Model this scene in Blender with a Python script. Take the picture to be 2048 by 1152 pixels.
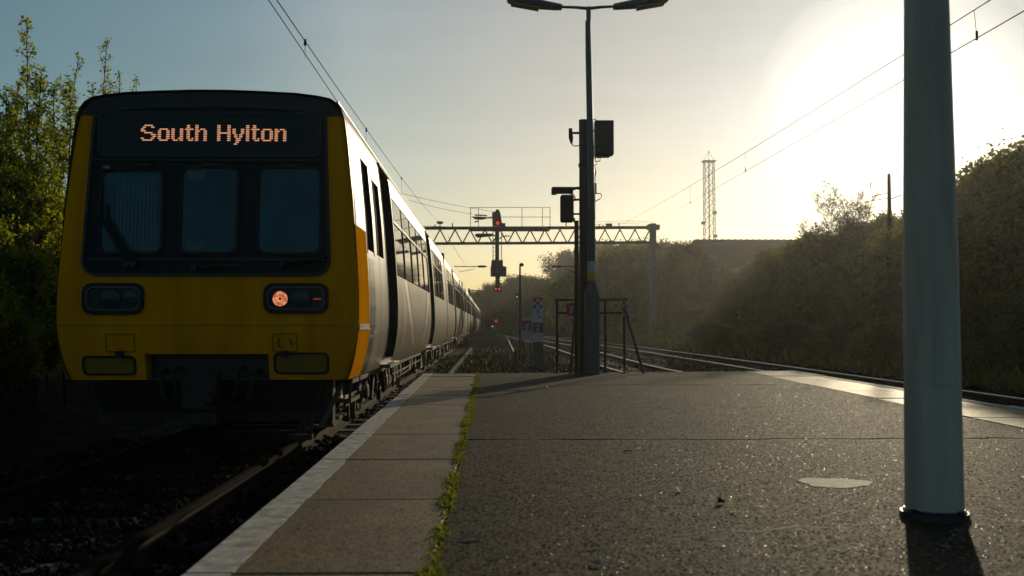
import bpy, bmesh, math, random
import numpy as np
from mathutils import Vector, Matrix

random.seed(7)
rng = np.random.default_rng(7)
R = math.radians
scene = bpy.context.scene
for o in list(bpy.data.objects):
    bpy.data.objects.remove(o)

# ------------------------------------------------------------------ camera
HAZE_D = 0.00042
CAM = Vector((0.0, 0.0, 0.65))
cam_d = bpy.data.cameras.new('camera')
cam = bpy.data.objects.new('camera', cam_d)
scene.collection.objects.link(cam)
scene.camera = cam
cam_d.lens = 35.0
cam_d.sensor_width = 36.0
cam_d.clip_start = 0.05
cam_d.clip_end = 5000
cam_d.dof.use_dof = True
cam_d.dof.focus_distance = 9.5
cam_d.dof.aperture_fstop = 4.0
PITCH, YAW = R(2.13), R(1.27)
fwd = Vector((math.sin(YAW) * math.cos(PITCH), math.cos(YAW) * math.cos(PITCH), math.sin(PITCH)))
right = Vector((math.cos(YAW), -math.sin(YAW), 0))
up = right.cross(fwd)
cam.location = CAM
cam.rotation_euler = fwd.to_track_quat('-Z', 'Y').to_euler()
F = 2048 * 35 / 36.0


def at(px, py, Y):
    """world point seen at photo pixel (px,py) at world depth Y"""
    d = fwd + right * ((px - 1024) / F) + up * ((576 - py) / F)
    return CAM + d * (Y / d.y)


def atz(px, py, z):
    d = fwd + right * ((px - 1024) / F) + up * ((576 - py) / F)
    return CAM + d * ((z - CAM.z) / d.z)


# ------------------------------------------------------------------ sky, sun, exposure
SUN_AZ, SUN_EL = R(22.3), R(11.7)
sun_dir = Vector((math.sin(SUN_AZ) * math.cos(SUN_EL), math.cos(SUN_AZ) * math.cos(SUN_EL), math.sin(SUN_EL)))
world = bpy.data.worlds.new("World")
scene.world = world
world.use_nodes = True
wn, wl = world.node_tree.nodes, world.node_tree.links
wn.clear()
sky = wn.new('ShaderNodeTexSky')
sky.sky_type = 'NISHITA'
sky.sun_disc = False
sky.sun_elevation = SUN_EL
sky.sun_rotation = SUN_AZ
sky.altitude = 0
sky.air_density = 1.0
sky.dust_density = 2.2
sky.ozone_density = 1.6
bg = wn.new('ShaderNodeBackground')
bg.inputs['Strength'].default_value = 0.14
wo = wn.new('ShaderNodeOutputWorld')
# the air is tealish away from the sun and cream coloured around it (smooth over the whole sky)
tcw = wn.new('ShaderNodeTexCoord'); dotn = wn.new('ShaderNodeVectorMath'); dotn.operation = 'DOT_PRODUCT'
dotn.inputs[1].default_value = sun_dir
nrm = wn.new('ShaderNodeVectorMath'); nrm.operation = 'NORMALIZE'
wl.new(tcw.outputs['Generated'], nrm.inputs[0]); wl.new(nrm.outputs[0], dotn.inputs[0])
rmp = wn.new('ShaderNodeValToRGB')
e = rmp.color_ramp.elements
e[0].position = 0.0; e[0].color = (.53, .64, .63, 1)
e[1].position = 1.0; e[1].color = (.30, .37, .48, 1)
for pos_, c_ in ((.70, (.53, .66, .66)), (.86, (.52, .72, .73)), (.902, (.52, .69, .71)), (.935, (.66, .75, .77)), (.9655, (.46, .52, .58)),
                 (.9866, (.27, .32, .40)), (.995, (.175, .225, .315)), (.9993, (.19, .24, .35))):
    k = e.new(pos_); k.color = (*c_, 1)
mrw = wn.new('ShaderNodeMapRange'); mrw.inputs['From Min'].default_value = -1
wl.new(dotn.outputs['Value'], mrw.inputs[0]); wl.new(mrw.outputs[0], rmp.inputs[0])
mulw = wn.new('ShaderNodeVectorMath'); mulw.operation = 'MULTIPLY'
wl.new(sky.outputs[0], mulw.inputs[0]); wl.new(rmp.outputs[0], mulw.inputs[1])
cmap = wn.new('ShaderNodeMapping'); cmap.inputs['Scale'].default_value = (1.2, 1.2, 9)
cnz = wn.new('ShaderNodeTexNoise'); cnz.inputs['Scale'].default_value = 2.2; cnz.inputs['Detail'].default_value = 7
wl.new(nrm.outputs[0], cmap.inputs[0]); wl.new(cmap.outputs[0], cnz.inputs['Vector'])
cmr = wn.new('ShaderNodeMapRange'); cmr.inputs['From Min'].default_value = .35; cmr.inputs['From Max'].default_value = .75
cmr.inputs['To Min'].default_value = .96; cmr.inputs['To Max'].default_value = 1.08
wl.new(cnz.outputs[0], cmr.inputs[0])
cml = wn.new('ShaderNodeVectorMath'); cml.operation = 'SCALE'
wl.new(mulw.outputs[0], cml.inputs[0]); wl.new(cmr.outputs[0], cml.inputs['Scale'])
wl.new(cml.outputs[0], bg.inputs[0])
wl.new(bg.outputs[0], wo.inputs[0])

sl = bpy.data.lights.new('sun', 'SUN')
sl.energy = 3.3
sl.angle = R(0.5)
sl.color = (1.0, 0.84, 0.56)
sun = bpy.data.objects.new('sun', sl)
scene.collection.objects.link(sun)
sun.rotation_euler = (-sun_dir).to_track_quat('-Z', 'Y').to_euler()

vs = scene.view_settings
scene.display_settings.display_device = 'sRGB'
vs.view_transform = 'Standard'
vs.look = 'None'
vs.exposure = -0.6
vs.gamma = 1.0
vs.use_curve_mapping = False
scene.render.engine = 'CYCLES'
scene.cycles.use_denoising = True
scene.cycles.max_bounces = 6
scene.cycles.transparent_max_bounces = 8
scene.cycles.volume_bounces = 1
scene.cycles.caustics_reflective = False
scene.cycles.sample_clamp_indirect = 4.0

# ------------------------------------------------------------------ helpers
COL = scene.collection


def tag(o, label=None, cat=None, group=None, kind=None):
    if label: o['label'] = label
    if cat: o['category'] = cat
    if group: o['group'] = group
    if kind: o['kind'] = kind
    return o


def empty(name, loc=(0, 0, 0), rz=0.0, label=None, cat=None, group=None, kind=None):
    o = bpy.data.objects.new(name, None)
    COL.objects.link(o)
    o.location = loc
    o.rotation_euler = (0, 0, rz)
    o.empty_display_size = 0.2
    return tag(o, label, cat, group, kind)


class MB:
    """collects shapes into ONE mesh"""
    def __init__(self):
        self.v, self.f = [], []

    def quad(self, *p):
        n = len(self.v)
        self.v += [tuple(q) for q in p]
        self.f.append(tuple(range(n, n + len(p))))
        return self

    def box(self, x0, x1, y0, y1, z0, z1):
        n = len(self.v)
        self.v += [(x, y, z) for z in (z0, z1) for y in (y0, y1) for x in (x0, x1)]
        for a in ((0, 2, 3, 1), (4, 5, 7, 6), (0, 1, 5, 4), (2, 6, 7, 3), (0, 4, 6, 2), (1, 3, 7, 5)):
            self.f.append(tuple(n + i for i in a))
        return self

    def tube(self, pts, r, n=8, cap=True):
        pts = [Vector(p) for p in pts]
        rs = r if isinstance(r, (list, tuple)) else [r] * len(pts)
        base = len(self.v)
        for i, p in enumerate(pts):
            t = (pts[min(i + 1, len(pts) - 1)] - pts[max(i - 1, 0)])
            t = t.normalized() if t.length > 1e-9 else Vector((0, 0, 1))
            a = Vector((0, 0, 1)) if abs(t.z) < .9 else Vector((1, 0, 0))
            u = t.cross(a).normalized()
            w = t.cross(u)
            for k in range(n):
                an = 2 * math.pi * (k + .5) / n
                q = p + (u * math.cos(an) + w * math.sin(an)) * rs[i]
                self.v.append(tuple(q))
        for i in range(len(pts) - 1):
            for k in range(n):
                a0 = base + i * n + k; a1 = base + i * n + (k + 1) % n
                self.f.append((a0, a1, a1 + n, a0 + n))
        if cap:
            self.f.append(tuple(base + k for k in range(n))[::-1])
            self.f.append(tuple(base + (len(pts) - 1) * n + k for k in range(n)))
        return self

    def prism(self, outline, depth_vec):
        """outline: list of 3D points, extruded by depth_vec"""
        d = Vector(depth_vec)
        n = len(self.v)
        m = len(outline)
        self.v += [tuple(p) for p in outline] + [tuple(Vector(p) + d) for p in outline]
        self.f.append(tuple(range(n, n + m)))
        self.f.append(tuple(range(n + m, n + 2 * m))[::-1])
        for k in range(m):
            a, b = n + k, n + (k + 1) % m
            self.f.append((b, a, a + m, b + m))
        return self

    def ring(self, outer, inner, depth_vec):
        d = Vector(depth_vec)
        n = len(self.v); m = len(outer)
        for lst, off in ((outer, Vector()), (inner, Vector()), (outer, d), (inner, d)):
            self.v += [tuple(Vector(p) + off) for p in lst]
        for k in range(m):
            j = (k + 1) % m
            o0, i0, o1, i1 = n + k, n + m + k, n + 2 * m + k, n + 3 * m + k
            oj, ij, o1j, i1j = n + j, n + m + j, n + 2 * m + j, n + 3 * m + j
            self.f += [(o0, oj, ij, i0), (o1, i1, i1j, o1j), (o0, o1, o1j, oj), (i0, ij, i1j, i1)]
        return self

    def build(self, name, m, parent=None, smooth=None, bevel=0.0, fixn=True):
        me = bpy.data.meshes.new(name)
        me.from_pydata(self.v, [], self.f)
        if fixn or bevel:
            bm = bmesh.new(); bm.from_mesh(me)
            if bevel:
                bmesh.ops.remove_doubles(bm, verts=bm.verts, dist=1e-5)
            bmesh.ops.recalc_face_normals(bm, faces=bm.faces)
            if bevel:
                es = [e for e in bm.edges if len(e.link_faces) == 2 and e.calc_face_angle(0) > R(40)]
                bmesh.ops.bevel(bm, geom=es, offset=bevel, segments=1, affect='EDGES')
            bm.to_mesh(me); bm.free()
        me.materials.append(m)
        if smooth:
            me.shade_smooth()
            me.set_sharp_from_angle(angle=R(smooth))
        o = bpy.data.objects.new(name, me)
        COL.objects.link(o)
        if parent: o.parent = parent
        return o


def mesh_np(name, V, Fc, m, parent=None, smooth=False):
    """fast mesh of equal-sided faces from numpy arrays"""
    me = bpy.data.meshes.new(name)
    k = Fc.shape[1]
    me.vertices.add(len(V)); me.vertices.foreach_set('co', np.asarray(V, dtype=np.float32).ravel())
    me.loops.add(Fc.size); me.loops.foreach_set('vertex_index', Fc.astype(np.int32).ravel())
    me.polygons.add(len(Fc))
    me.polygons.foreach_set('loop_start', (np.arange(len(Fc)) * k).astype(np.int32))
    me.update(calc_edges=True)
    me.validate()
    me.materials.append(m)
    if smooth: me.shade_smooth()
    if name is None: return me
    o = bpy.data.objects.new(name, me)
    COL.objects.link(o)
    if parent: o.parent = parent
    return o


def kids(o):
    return [c for c in bpy.data.objects if c.parent == o]


def copy_tree(o, parent=None, tree=None):
    c = o.copy(); COL.objects.link(c); c.parent = parent
    for ch in kids(o):
        copy_tree(ch, c)
    return c


def rrect(x0, x1, z0, z1, r, y=0.0, n=4):
    """rounded rectangle outline in the XZ plane"""
    out = []
    for cx, cz, a0 in ((x1 - r, z1 - r, 0), (x0 + r, z1 - r, 90), (x0 + r, z0 + r, 180), (x1 - r, z0 + r, 270)):
        for k in range(n + 1):
            a = R(a0 + 90 * k / n)
            out.append((cx + r * math.cos(a), y, cz + r * math.sin(a)))
    return out


# ------------------------------------------------------------------ materials
def mat(name, col, rough=0.6, metal=0.0, var=0.25, vscale=6.0, col2=None, bump=0.0, bscale=60.0, spec=0.5,
        coat=0.0, emit=None, estr=0.0, streak=False):
    m = bpy.data.materials.new(name); m.use_nodes = True
    n, l = m.node_tree.nodes, m.node_tree.links
    b = n['Principled BSDF']
    b.inputs['Roughness'].default_value = rough
    b.inputs['Metallic'].default_value = metal
    b.inputs['Specular IOR Level'].default_value = spec
    b.inputs['Coat Weight'].default_value = coat
    tc = n.new('ShaderNodeTexCoord')
    vec = tc.outputs['Object']
    if streak:
        mp = n.new('ShaderNodeMapping'); mp.inputs['Scale'].default_value = (1, 1, .12)
        l.new(vec, mp.inputs[0]); vec = mp.outputs[0]
    nz = n.new('ShaderNodeTexNoise'); nz.inputs['Scale'].default_value = vscale
    nz.inputs['Detail'].default_value = 6; nz.inputs['Roughness'].default_value = .65
    l.new(vec, nz.inputs['Vector'])
    cr = n.new('ShaderNodeValToRGB')
    c1 = Vector(col)
    c2 = Vector(col2) if col2 else c1 * (1 - var)
    cr.color_ramp.elements[0].position = .35; cr.color_ramp.elements[1].position = .65
    cr.color_ramp.elements[0].color = (*c2, 1); cr.color_ramp.elements[1].color = (*c1, 1)
    l.new(nz.outputs[0], cr.inputs[0]); l.new(cr.outputs[0], b.inputs['Base Color'])
    # roughness wear
    mr = n.new('ShaderNodeMapRange')
    mr.inputs['To Min'].default_value = max(0.02, rough * .8); mr.inputs['To Max'].default_value = min(1, rough * 1.25)
    l.new(nz.outputs[0], mr.inputs[0]); l.new(mr.outputs[0], b.inputs['Roughness'])
    if bump:
        nb = n.new('ShaderNodeTexNoise'); nb.inputs['Scale'].default_value = bscale; nb.inputs['Detail'].default_value = 4
        l.new(tc.outputs['Object'], nb.inputs['Vector'])
        bp = n.new('ShaderNodeBump'); bp.inputs['Strength'].default_value = 1; bp.inputs['Distance'].default_value = bump
        l.new(nb.outputs[0], bp.inputs['Height']); l.new(bp.outputs[0], b.inputs['Normal'])
    if emit:
        b.inputs['Emission Color'].default_value = (*emit, 1); b.inputs['Emission Strength'].default_value = estr
    return m


def leaf_mat(name, c1, c2, trans=0.5, tcol=None):
    m = bpy.data.materials.new(name); m.use_nodes = True
    n, l = m.node_tree.nodes, m.node_tree.links
    n.clear()
    out = n.new('ShaderNodeOutputMaterial')
    tc = n.new('ShaderNodeTexCoord')
    wn_ = n.new('ShaderNodeTexWhiteNoise')
    geo = n.new('ShaderNodeNewGeometry')
    nz = n.new('ShaderNodeTexNoise'); nz.inputs['Scale'].default_value = 1.6; nz.inputs['Detail'].default_value = 3
    l.new(tc.outputs['Object'], nz.inputs['Vector'])
    ad = n.new('ShaderNodeMath'); ad.operation = 'ADD'
    l.new(nz.outputs[0], ad.inputs[0])
    mu = n.new('ShaderNodeMath'); mu.operation = 'MULTIPLY'; mu.inputs[1].default_value = .5
    l.new(geo.outputs['Random Per Island'], mu.inputs[0]); l.new(mu.outputs[0], ad.inputs[1])
    cr = n.new('ShaderNodeValToRGB')
    cr.color_ramp.elements[0].position = .45; cr.color_ramp.elements[1].position = .95
    cr.color_ramp.elements[0].color = (*c1, 1); cr.color_ramp.elements[1].color = (*c2, 1)
    l.new(ad.outputs[0], cr.inputs[0])
    df = n.new('ShaderNodeBsdfDiffuse'); tr = n.new('ShaderNodeBsdfTranslucent'); gl = n.new('ShaderNodeBsdfGlossy')
    gl.inputs['Roughness'].default_value = .45; gl.inputs['Color'].default_value = (.5, .5, .5, 1)
    l.new(cr.outputs[0], df.inputs['Color'])
    tm = n.new('ShaderNodeVectorMath'); tm.operation = 'MULTIPLY'
    tm.inputs[1].default_value = tcol or (2.2, 2.0, .8)
    l.new(cr.outputs[0], tm.inputs[0]); l.new(tm.outputs[0], tr.inputs['Color'])
    mx = n.new('ShaderNodeMixShader'); mx.inputs[0].default_value = trans
    l.new(df.outputs[0], mx.inputs[1]); l.new(tr.outputs[0], mx.inputs[2])
    m2 = n.new('ShaderNodeMixShader'); m2.inputs[0].default_value = .06
    l.new(mx.outputs[0], m2.inputs[1]); l.new(gl.outputs[0], m2.inputs[2])
    l.new(m2.outputs[0], out.inputs[0])
    return m


def aggregate(name, c_lo, c_hi, rough, cell, tilt, gl=0.5, big=0.6, shiny=.12, bigbump=.006):
    """stony ground: each small voronoi cell is a chipping with its own tone, tilt and gloss"""
    m = bpy.data.materials.new(name); m.use_nodes = True
    n, l = m.node_tree.nodes, m.node_tree.links
    b = n['Principled BSDF']
    tc = n.new('ShaderNodeTexCoord')
    wob = n.new('ShaderNodeTexNoise'); wob.inputs['Scale'].default_value = cell * .7
    l.new(tc.outputs['Object'], wob.inputs['Vector'])
    wm = n.new('ShaderNodeVectorMath'); wm.operation = 'SCALE'; wm.inputs['Scale'].default_value = .9 / cell
    l.new(wob.outputs['Color'], wm.inputs[0])
    wa = n.new('ShaderNodeVectorMath'); l.new(tc.outputs['Object'], wa.inputs[0]); l.new(wm.outputs[0], wa.inputs[1])
    vo = n.new('ShaderNodeTexVoronoi'); vo.inputs['Scale'].default_value = cell
    l.new(wa.outputs[0], vo.inputs['Vector'])
    nz = n.new('ShaderNodeTexNoise'); nz.inputs['Scale'].default_value = big; nz.inputs['Detail'].default_value = 8
    nz.inputs['Roughness'].default_value = .62
    l.new(tc.outputs['Object'], nz.inputs['Vector'])
    sep = n.new('ShaderNodeSeparateColor'); l.new(vo.outputs['Color'], sep.inputs[0])
    a = n.new('ShaderNodeMath'); a.operation = 'MULTIPLY_ADD'; a.inputs[1].default_value = .4
    l.new(sep.outputs[0], a.inputs[0])
    s = n.new('ShaderNodeMath'); s.operation = 'MULTIPLY'; s.inputs[1].default_value = .9
    l.new(nz.outputs[0], s.inputs[0]); l.new(s.outputs[0], a.inputs[2])
    cr = n.new('ShaderNodeValToRGB')
    cr.color_ramp.elements[0].position = .38; cr.color_ramp.elements[1].position = .92
    cr.color_ramp.elements[0].color = (*c_lo, 1); cr.color_ramp.elements[1].color = (*c_hi, 1)
    l.new(a.outputs[0], cr.inputs[0]); l.new(cr.outputs[0], b.inputs['Base Color'])
    gt = n.new('ShaderNodeMath'); gt.operation = 'LESS_THAN'; gt.inputs[1].default_value = shiny
    l.new(sep.outputs[1], gt.inputs[0])
    mr = n.new('ShaderNodeMapRange'); mr.inputs['To Min'].default_value = rough; mr.inputs['To Max'].default_value = .3
    l.new(gt.outputs[0], mr.inputs[0]); l.new(mr.outputs[0], b.inputs['Roughness'])
    ms_ = n.new('ShaderNodeMapRange'); ms_.inputs['To Min'].default_value = gl; ms_.inputs['To Max'].default_value = min(1.0, max(gl, gl * 4))
    l.new(gt.outputs[0], ms_.inputs[0]); l.new(ms_.outputs[0], b.inputs['Specular IOR Level'])
    geo = n.new('ShaderNodeNewGeometry')
    n2 = n.new('ShaderNodeTexNoise'); n2.inputs['Scale'].default_value = 3.0; n2.inputs['Detail'].default_value = 6
    l.new(tc.outputs['Object'], n2.inputs['Vector'])
    b2 = n.new('ShaderNodeBump'); b2.inputs['Strength'].default_value = 1.0; b2.inputs['Distance'].default_value = bigbump
    l.new(n2.outputs[0], b2.inputs['Height'])
    sb_ = n.new('ShaderNodeVectorMath'); sb_.operation = 'SUBTRACT'; sb_.inputs[1].default_value = (.5, .5, .5)
    l.new(vo.outputs['Color'], sb_.inputs[0])
    sc_ = n.new('ShaderNodeVectorMath'); sc_.operation = 'SCALE'; mt_ = n.new('ShaderNodeMath'); mt_.operation = 'MULTIPLY_ADD'; mt_.inputs[1].default_value = .9; mt_.inputs[2].default_value = tilt
    l.new(gt.outputs[0], mt_.inputs[0]); l.new(mt_.outputs[0], sc_.inputs['Scale'])
    l.new(sb_.outputs[0], sc_.inputs[0])
    ad = n.new('ShaderNodeVectorMath'); l.new(sc_.outputs[0], ad.inputs[0]); l.new(b2.outputs[0], ad.inputs[1])
    nn = n.new('ShaderNodeVectorMath'); nn.operation = 'NORMALIZE'; l.new(ad.outputs[0], nn.inputs[0])
    l.new(nn.outputs[0], b.inputs['Normal'])
    return m


M = {}
M['asphalt'] = aggregate('asphalt', (.012, .0085, .003), (.064, .045, .0145), .8, 150, .34, .06, shiny=.16)
M['coping'] = aggregate('coping_concrete', (.11, .068, .022), (.24, .152, .055), .64, 160, .22, .2, 2.0, .04, .004)
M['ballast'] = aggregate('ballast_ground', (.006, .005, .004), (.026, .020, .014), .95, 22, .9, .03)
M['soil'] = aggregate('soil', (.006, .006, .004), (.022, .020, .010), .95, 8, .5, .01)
M['white_paint'] = mat('white_line_paint', (.68, .62, .53), .75, col2=(.34, .28, .21), spec=.1, vscale=16, bump=.0015, bscale=150)
M['yellow'] = mat('yellow_paint', (.88, .35, .003), .5, col2=(.66, .25, .006), vscale=4.0, coat=.0, bump=.0006, bscale=5, streak=True, spec=.0)
M['stripe'] = mat('faded_orange_stripe', (.42, .26, .08), .4, var=.3, spec=.35)
M['cream'] = mat('pale_body_paint', (.29, .225, .155), .34, var=.3, vscale=2.5, bump=.001, bscale=4, streak=True, coat=.2)
M['cap'] = mat('black_roof_paint', (.008, .011, .012), .5, vscale=5)
M['mask'] = mat('black_windscreen_panel', (.004, .007, .008), .5, spec=.25, vscale=4)
M['rubber'] = mat('rubber', (.012, .012, .012), .7)
M['roof'] = mat('roof_grey', (.22, .2, .18), .5, vscale=3)
M['slate'] = mat('slate_blue_paint', (.07, .08, .09), .3, coat=.3, streak=True, vscale=3)
M['under'] = mat('grimy_underframe_metal', (.022, .018, .014), .38, metal=.2, var=.6, vscale=9, bump=.003, bscale=30)
M['bare'] = mat('worn_steel', (.22, .18, .14), .38, metal=.6, var=.5, vscale=12)
M['doorpaint'] = mat('dark_door_paint', (.02, .024, .028), .35, vscale=4)
M['lamp_metal'] = mat('grey_green_lamp_paint', (.10, .12, .115), .45, metal=.2, var=.35, vscale=8, streak=True, bump=.0008, bscale=40)
M['near_pole'] = mat('galvanised_pole', (.64, .58, .45), .6, metal=.0, col2=(.44, .38, .28), vscale=7, streak=True, bump=.0008, bscale=30)
M['dark_metal'] = mat('dark_painted_steel', (.022, .024, .022), .45, metal=.2, var=.4)
M['railing'] = mat('faded_grey_railing', (.055, .055, .045), .6, var=.4)
M['grit'] = mat('bright_grit', (.10, .08, .05), .38, spec=.5)
M['gantry'] = mat('weathered_gantry_steel', (.08, .075, .065), .6, metal=.2, var=.4)
M['mast'] = mat('weathered_mast_paint', (.16, .18, .18), .6, var=.3)
M['rust'] = mat('rusty_rail_side', (.035, .021, .013), .85, spec=.1, metal=.0, var=.5, vscale=14)
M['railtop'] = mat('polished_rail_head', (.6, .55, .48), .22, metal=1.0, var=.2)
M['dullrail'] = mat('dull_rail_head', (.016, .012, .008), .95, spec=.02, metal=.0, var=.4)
M['sleeper'] = mat('concrete_sleeper', (.045, .037, .028), .8, var=.4, bump=.004, bscale=25)
M['wire'] = mat('overhead_wire', (.02, .018, .016), .8, spec=.05)
M['trunk'] = mat('bark', (.055, .042, .03), .9, var=.5, bump=.01)
M['twig'] = mat('twig_bark', (.09, .06, .035), .85, var=.3)
M['leaf_a'] = leaf_mat('leaf_green_bright', (.08, .11, .012), (.27, .28, .03), .66, (1.9, 1.85, .7))
M['leaf_b'] = leaf_mat('leaf_green_dull', (.04, .06, .010), (.13, .135, .022), .64)
M['leaf_c'] = leaf_mat('leaf_olive_brown', (.04, .05, .016), (.10, .10, .03), .55, (1.8, 1.5, .9))
M['moss'] = leaf_mat('moss_green', (.10, .13, .012), (.19, .20, .02), .45, (1.8, 1.7, .6))
M['dead_leaf'] = mat('fallen_leaf_brown', (.50, .33, .20), .6, var=.4, vscale=30)
M['rooftile'] = mat('brown_roof_tile', (.09, .065, .05), .8, var=.3)
M['wall'] = mat('pale_render', (.45, .42, .38), .8)
M['sign_red'] = mat('sign_red', (.50, .05, .025), .5)
M['sign_white'] = mat('sign_white', (.62, .62, .62), .5)
M['sign_navy'] = mat('sign_navy', (.02, .04, .08), .5)
M['sign_green'] = mat('sign_green', (.03, .10, .07), .6)
M['band_yellow'] = mat('label_yellow', (.75, .38, .02), .4)
M['band_white'] = mat('label_white', (.55, .56, .55), .4)
M['led'] = mat('orange_led', (.8, .3, .1), .5, emit=(1.0, .44, .24), estr=1.1)
M['red_lamp'] = mat('red_signal_lamp', (.8, .05, .02), .4, emit=(1.0, .06, .02), estr=1.1)
M['white_lamp'] = mat('white_marker_lamp', (.8, .8, .8), .4, emit=(.9, 1, 1), estr=1.6)
M['diffuser'] = mat('lamp_diffuser', (.35, .27, .12), .35)


def glass(name, col, rough=.04):
    m = mat(name, col, rough, var=.45, vscale=2.5, spec=.6 if rough < .1 else .22)
    return m


M['glass'] = glass('tinted_side_glass', (.012, .014, .015))
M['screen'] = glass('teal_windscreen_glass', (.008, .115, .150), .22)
M['lens'] = glass('clear_lamp_lens', (.05, .07, .07), .12)
# tail lamp: lit orange glass with a dark bulb centre and facets
tl = bpy.data.materials.new('lit_tail_lamp'); tl.use_nodes = True
n, l = tl.node_tree.nodes, tl.node_tree.links
tb = n['Principled BSDF']; tcn = n.new('ShaderNodeTexCoord')
vo = n.new('ShaderNodeTexVoronoi'); vo.inputs['Scale'].default_value = 45
l.new(tcn.outputs['Object'], vo.inputs['Vector'])
cr = n.new('ShaderNodeValToRGB'); cr.color_ramp.elements[0].color = (1, .42, .20, 1); cr.color_ramp.elements[1].color = (.45, .08, .03, 1)
cr.color_ramp.elements[0].position = .2; cr.color_ramp.elements[1].position = .75
l.new(vo.outputs['Distance'], cr.inputs[0]); l.new(cr.outputs[0], tb.inputs['Emission Color'])
tb.inputs['Emission Strength'].default_value = 1.3; tb.inputs['Base Color'].default_value = (.4, .1, .05, 1)
M['tail'] = tl

# ------------------------------------------------------------------ levels (z=0 is the platform top)
RAIL = -0.55
GND = -0.74

# ------------------------------------------------------------------ ground
def ground_h(x, y):
    """embankment on the right, gentle bank on the left"""
    h = GND
    if x > 10.2: h += min((x - 10.2) * .42, 2.6)
    if x < -5.2: h += min((-5.2 - x) * .3, 1.2)
    if y > 110: h += 0
    return h


xs = list(np.concatenate([np.linspace(-3000, -60, 8), np.linspace(-50, -8, 10), np.linspace(-6, 12, 13), np.linspace(13, 60, 20), np.linspace(80, 3000, 8)]))
ys = list(np.concatenate([np.linspace(-400, -20, 5), np.linspace(-10, 120, 27), np.linspace(140, 4000, 12)]))
g = MB()
for y in ys:
    for x in xs:
        j = 0 if -6 < x < 10 else random.uniform(-.12, .12)
        g.v.append((x, y, ground_h(x, y) + j))
nx = len(xs)
for j in range(len(ys) - 1):
    for i in range(nx - 1):
        a = j * nx + i
        g.f.append((a, a + 1, a + 1 + nx, a + nx))
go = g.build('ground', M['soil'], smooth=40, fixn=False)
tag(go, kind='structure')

# ballast bed sheets under the tracks (left line and right lines)
def bed(xc_fn, y0, y1, w, z):
    b = MB(); n = 40
    for k in range(n + 1):
        y = y0 + (y1 - y0) * (k / n) ** 1.5
        x = xc_fn(y)
        b.v += [(x - w - .5, y, GND + .004), (x - w, y, z), (x + w, y, z), (x + w + .5, y, GND + .004)]
    for k in range(n):
        for q in range(3):
            a = k * 4 + q
            b.f.append((a, a + 1, a + 5, a + 4))
    return b


TRK_L = -2.75
def spl(pts):
    ys_ = [p[0] for p in pts]; xs_ = [p[1] for p in pts]
    return lambda y: float(np.interp(y, ys_, xs_))


def smooth_fn(pts):
    f0 = spl(pts)
    return lambda y: sum(f0(y + d) for d in (-4, -2, 0, 2, 4)) / 5 if y > 0 else f0(y)


fB1 = smooth_fn([(-20, 6.1), (8, 6.05), (14, 5.6), (25.8, 4.0), (40, 4.15), (60, 4.1), (72, 3.6), (110, 2.6), (200, 1.2), (320, 1.0)])
fB2 = smooth_fn([(-20, 8.1), (16, 8.0), (30, 7.98), (52, 7.65), (72, 6.9), (110, 5.2), (200, 4.0), (320, 3.5)])
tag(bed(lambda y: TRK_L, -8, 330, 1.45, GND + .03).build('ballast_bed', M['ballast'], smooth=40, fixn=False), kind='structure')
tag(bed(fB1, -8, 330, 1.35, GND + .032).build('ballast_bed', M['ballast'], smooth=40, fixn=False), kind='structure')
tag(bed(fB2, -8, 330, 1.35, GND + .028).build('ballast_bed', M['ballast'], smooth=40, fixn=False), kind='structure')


def rails(fn, y0, y1, gauge=1.435, nm='railway_track', label='', slp=True, top='railtop'):
    root = empty(nm, (0, 0, 0)); tag(root, kind='structure')
    for s in (-1, 1):
        head, web = MB(), MB()
        n = 60
        Y = [y0 + (y1 - y0) * (k / n) ** 1.6 for k in range(n + 1)]
        prof_h = [(-.034, RAIL - .035), (-.034, RAIL - .008), (-.022, RAIL), (.022, RAIL), (.034, RAIL - .008), (.034, RAIL - .035)]
        prof_w = [(-.07, RAIL - .15), (-.07, RAIL - .138), (-.012, RAIL - .115), (-.012, RAIL - .036), (.012, RAIL - .036), (.012, RAIL - .115), (.07, RAIL - .138), (.07, RAIL - .15)]
        for mb, pr in ((head, prof_h), (web, prof_w)):
            m_ = len(pr)
            for y in Y:
                x = fn(y) + s * (gauge / 2 + .035)
                mb.v += [(x + a, y, b) for a, b in pr]
            for k in range(n):
                for q in range(m_):
                    a = k * m_ + q; b_ = k * m_ + (q + 1) % m_
                    mb.f.append((a, b_, b_ + m_, a + m_))
        w = web.build('rail', M['rust'], root, fixn=False)
        head.build('rail_head', M[top], w, fixn=False)
    if slp:
        sm = MB().box(-1.25, 1.25, -.12, .12, RAIL - .28, RAIL - .152)
        proto = sm.build('sleeper', M['sleeper'], root, bevel=.015)
        first = True
        y = max(y0, 3.0); cnt = 0
        while y < 62 and cnt < 90:
            o = proto if first else proto.copy()
            if not first:
                COL.objects.link(o); o.parent = root
            first = False
            o.location = (fn(y) + random.uniform(-.02, .02), y, random.uniform(-.005, .012)); o.rotation_euler = (0, 0, random.uniform(-.01, .01))
            y += .66; cnt += 1
    return root


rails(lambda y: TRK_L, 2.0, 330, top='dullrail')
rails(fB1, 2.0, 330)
rails(fB2, 2.0, 330)


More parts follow.
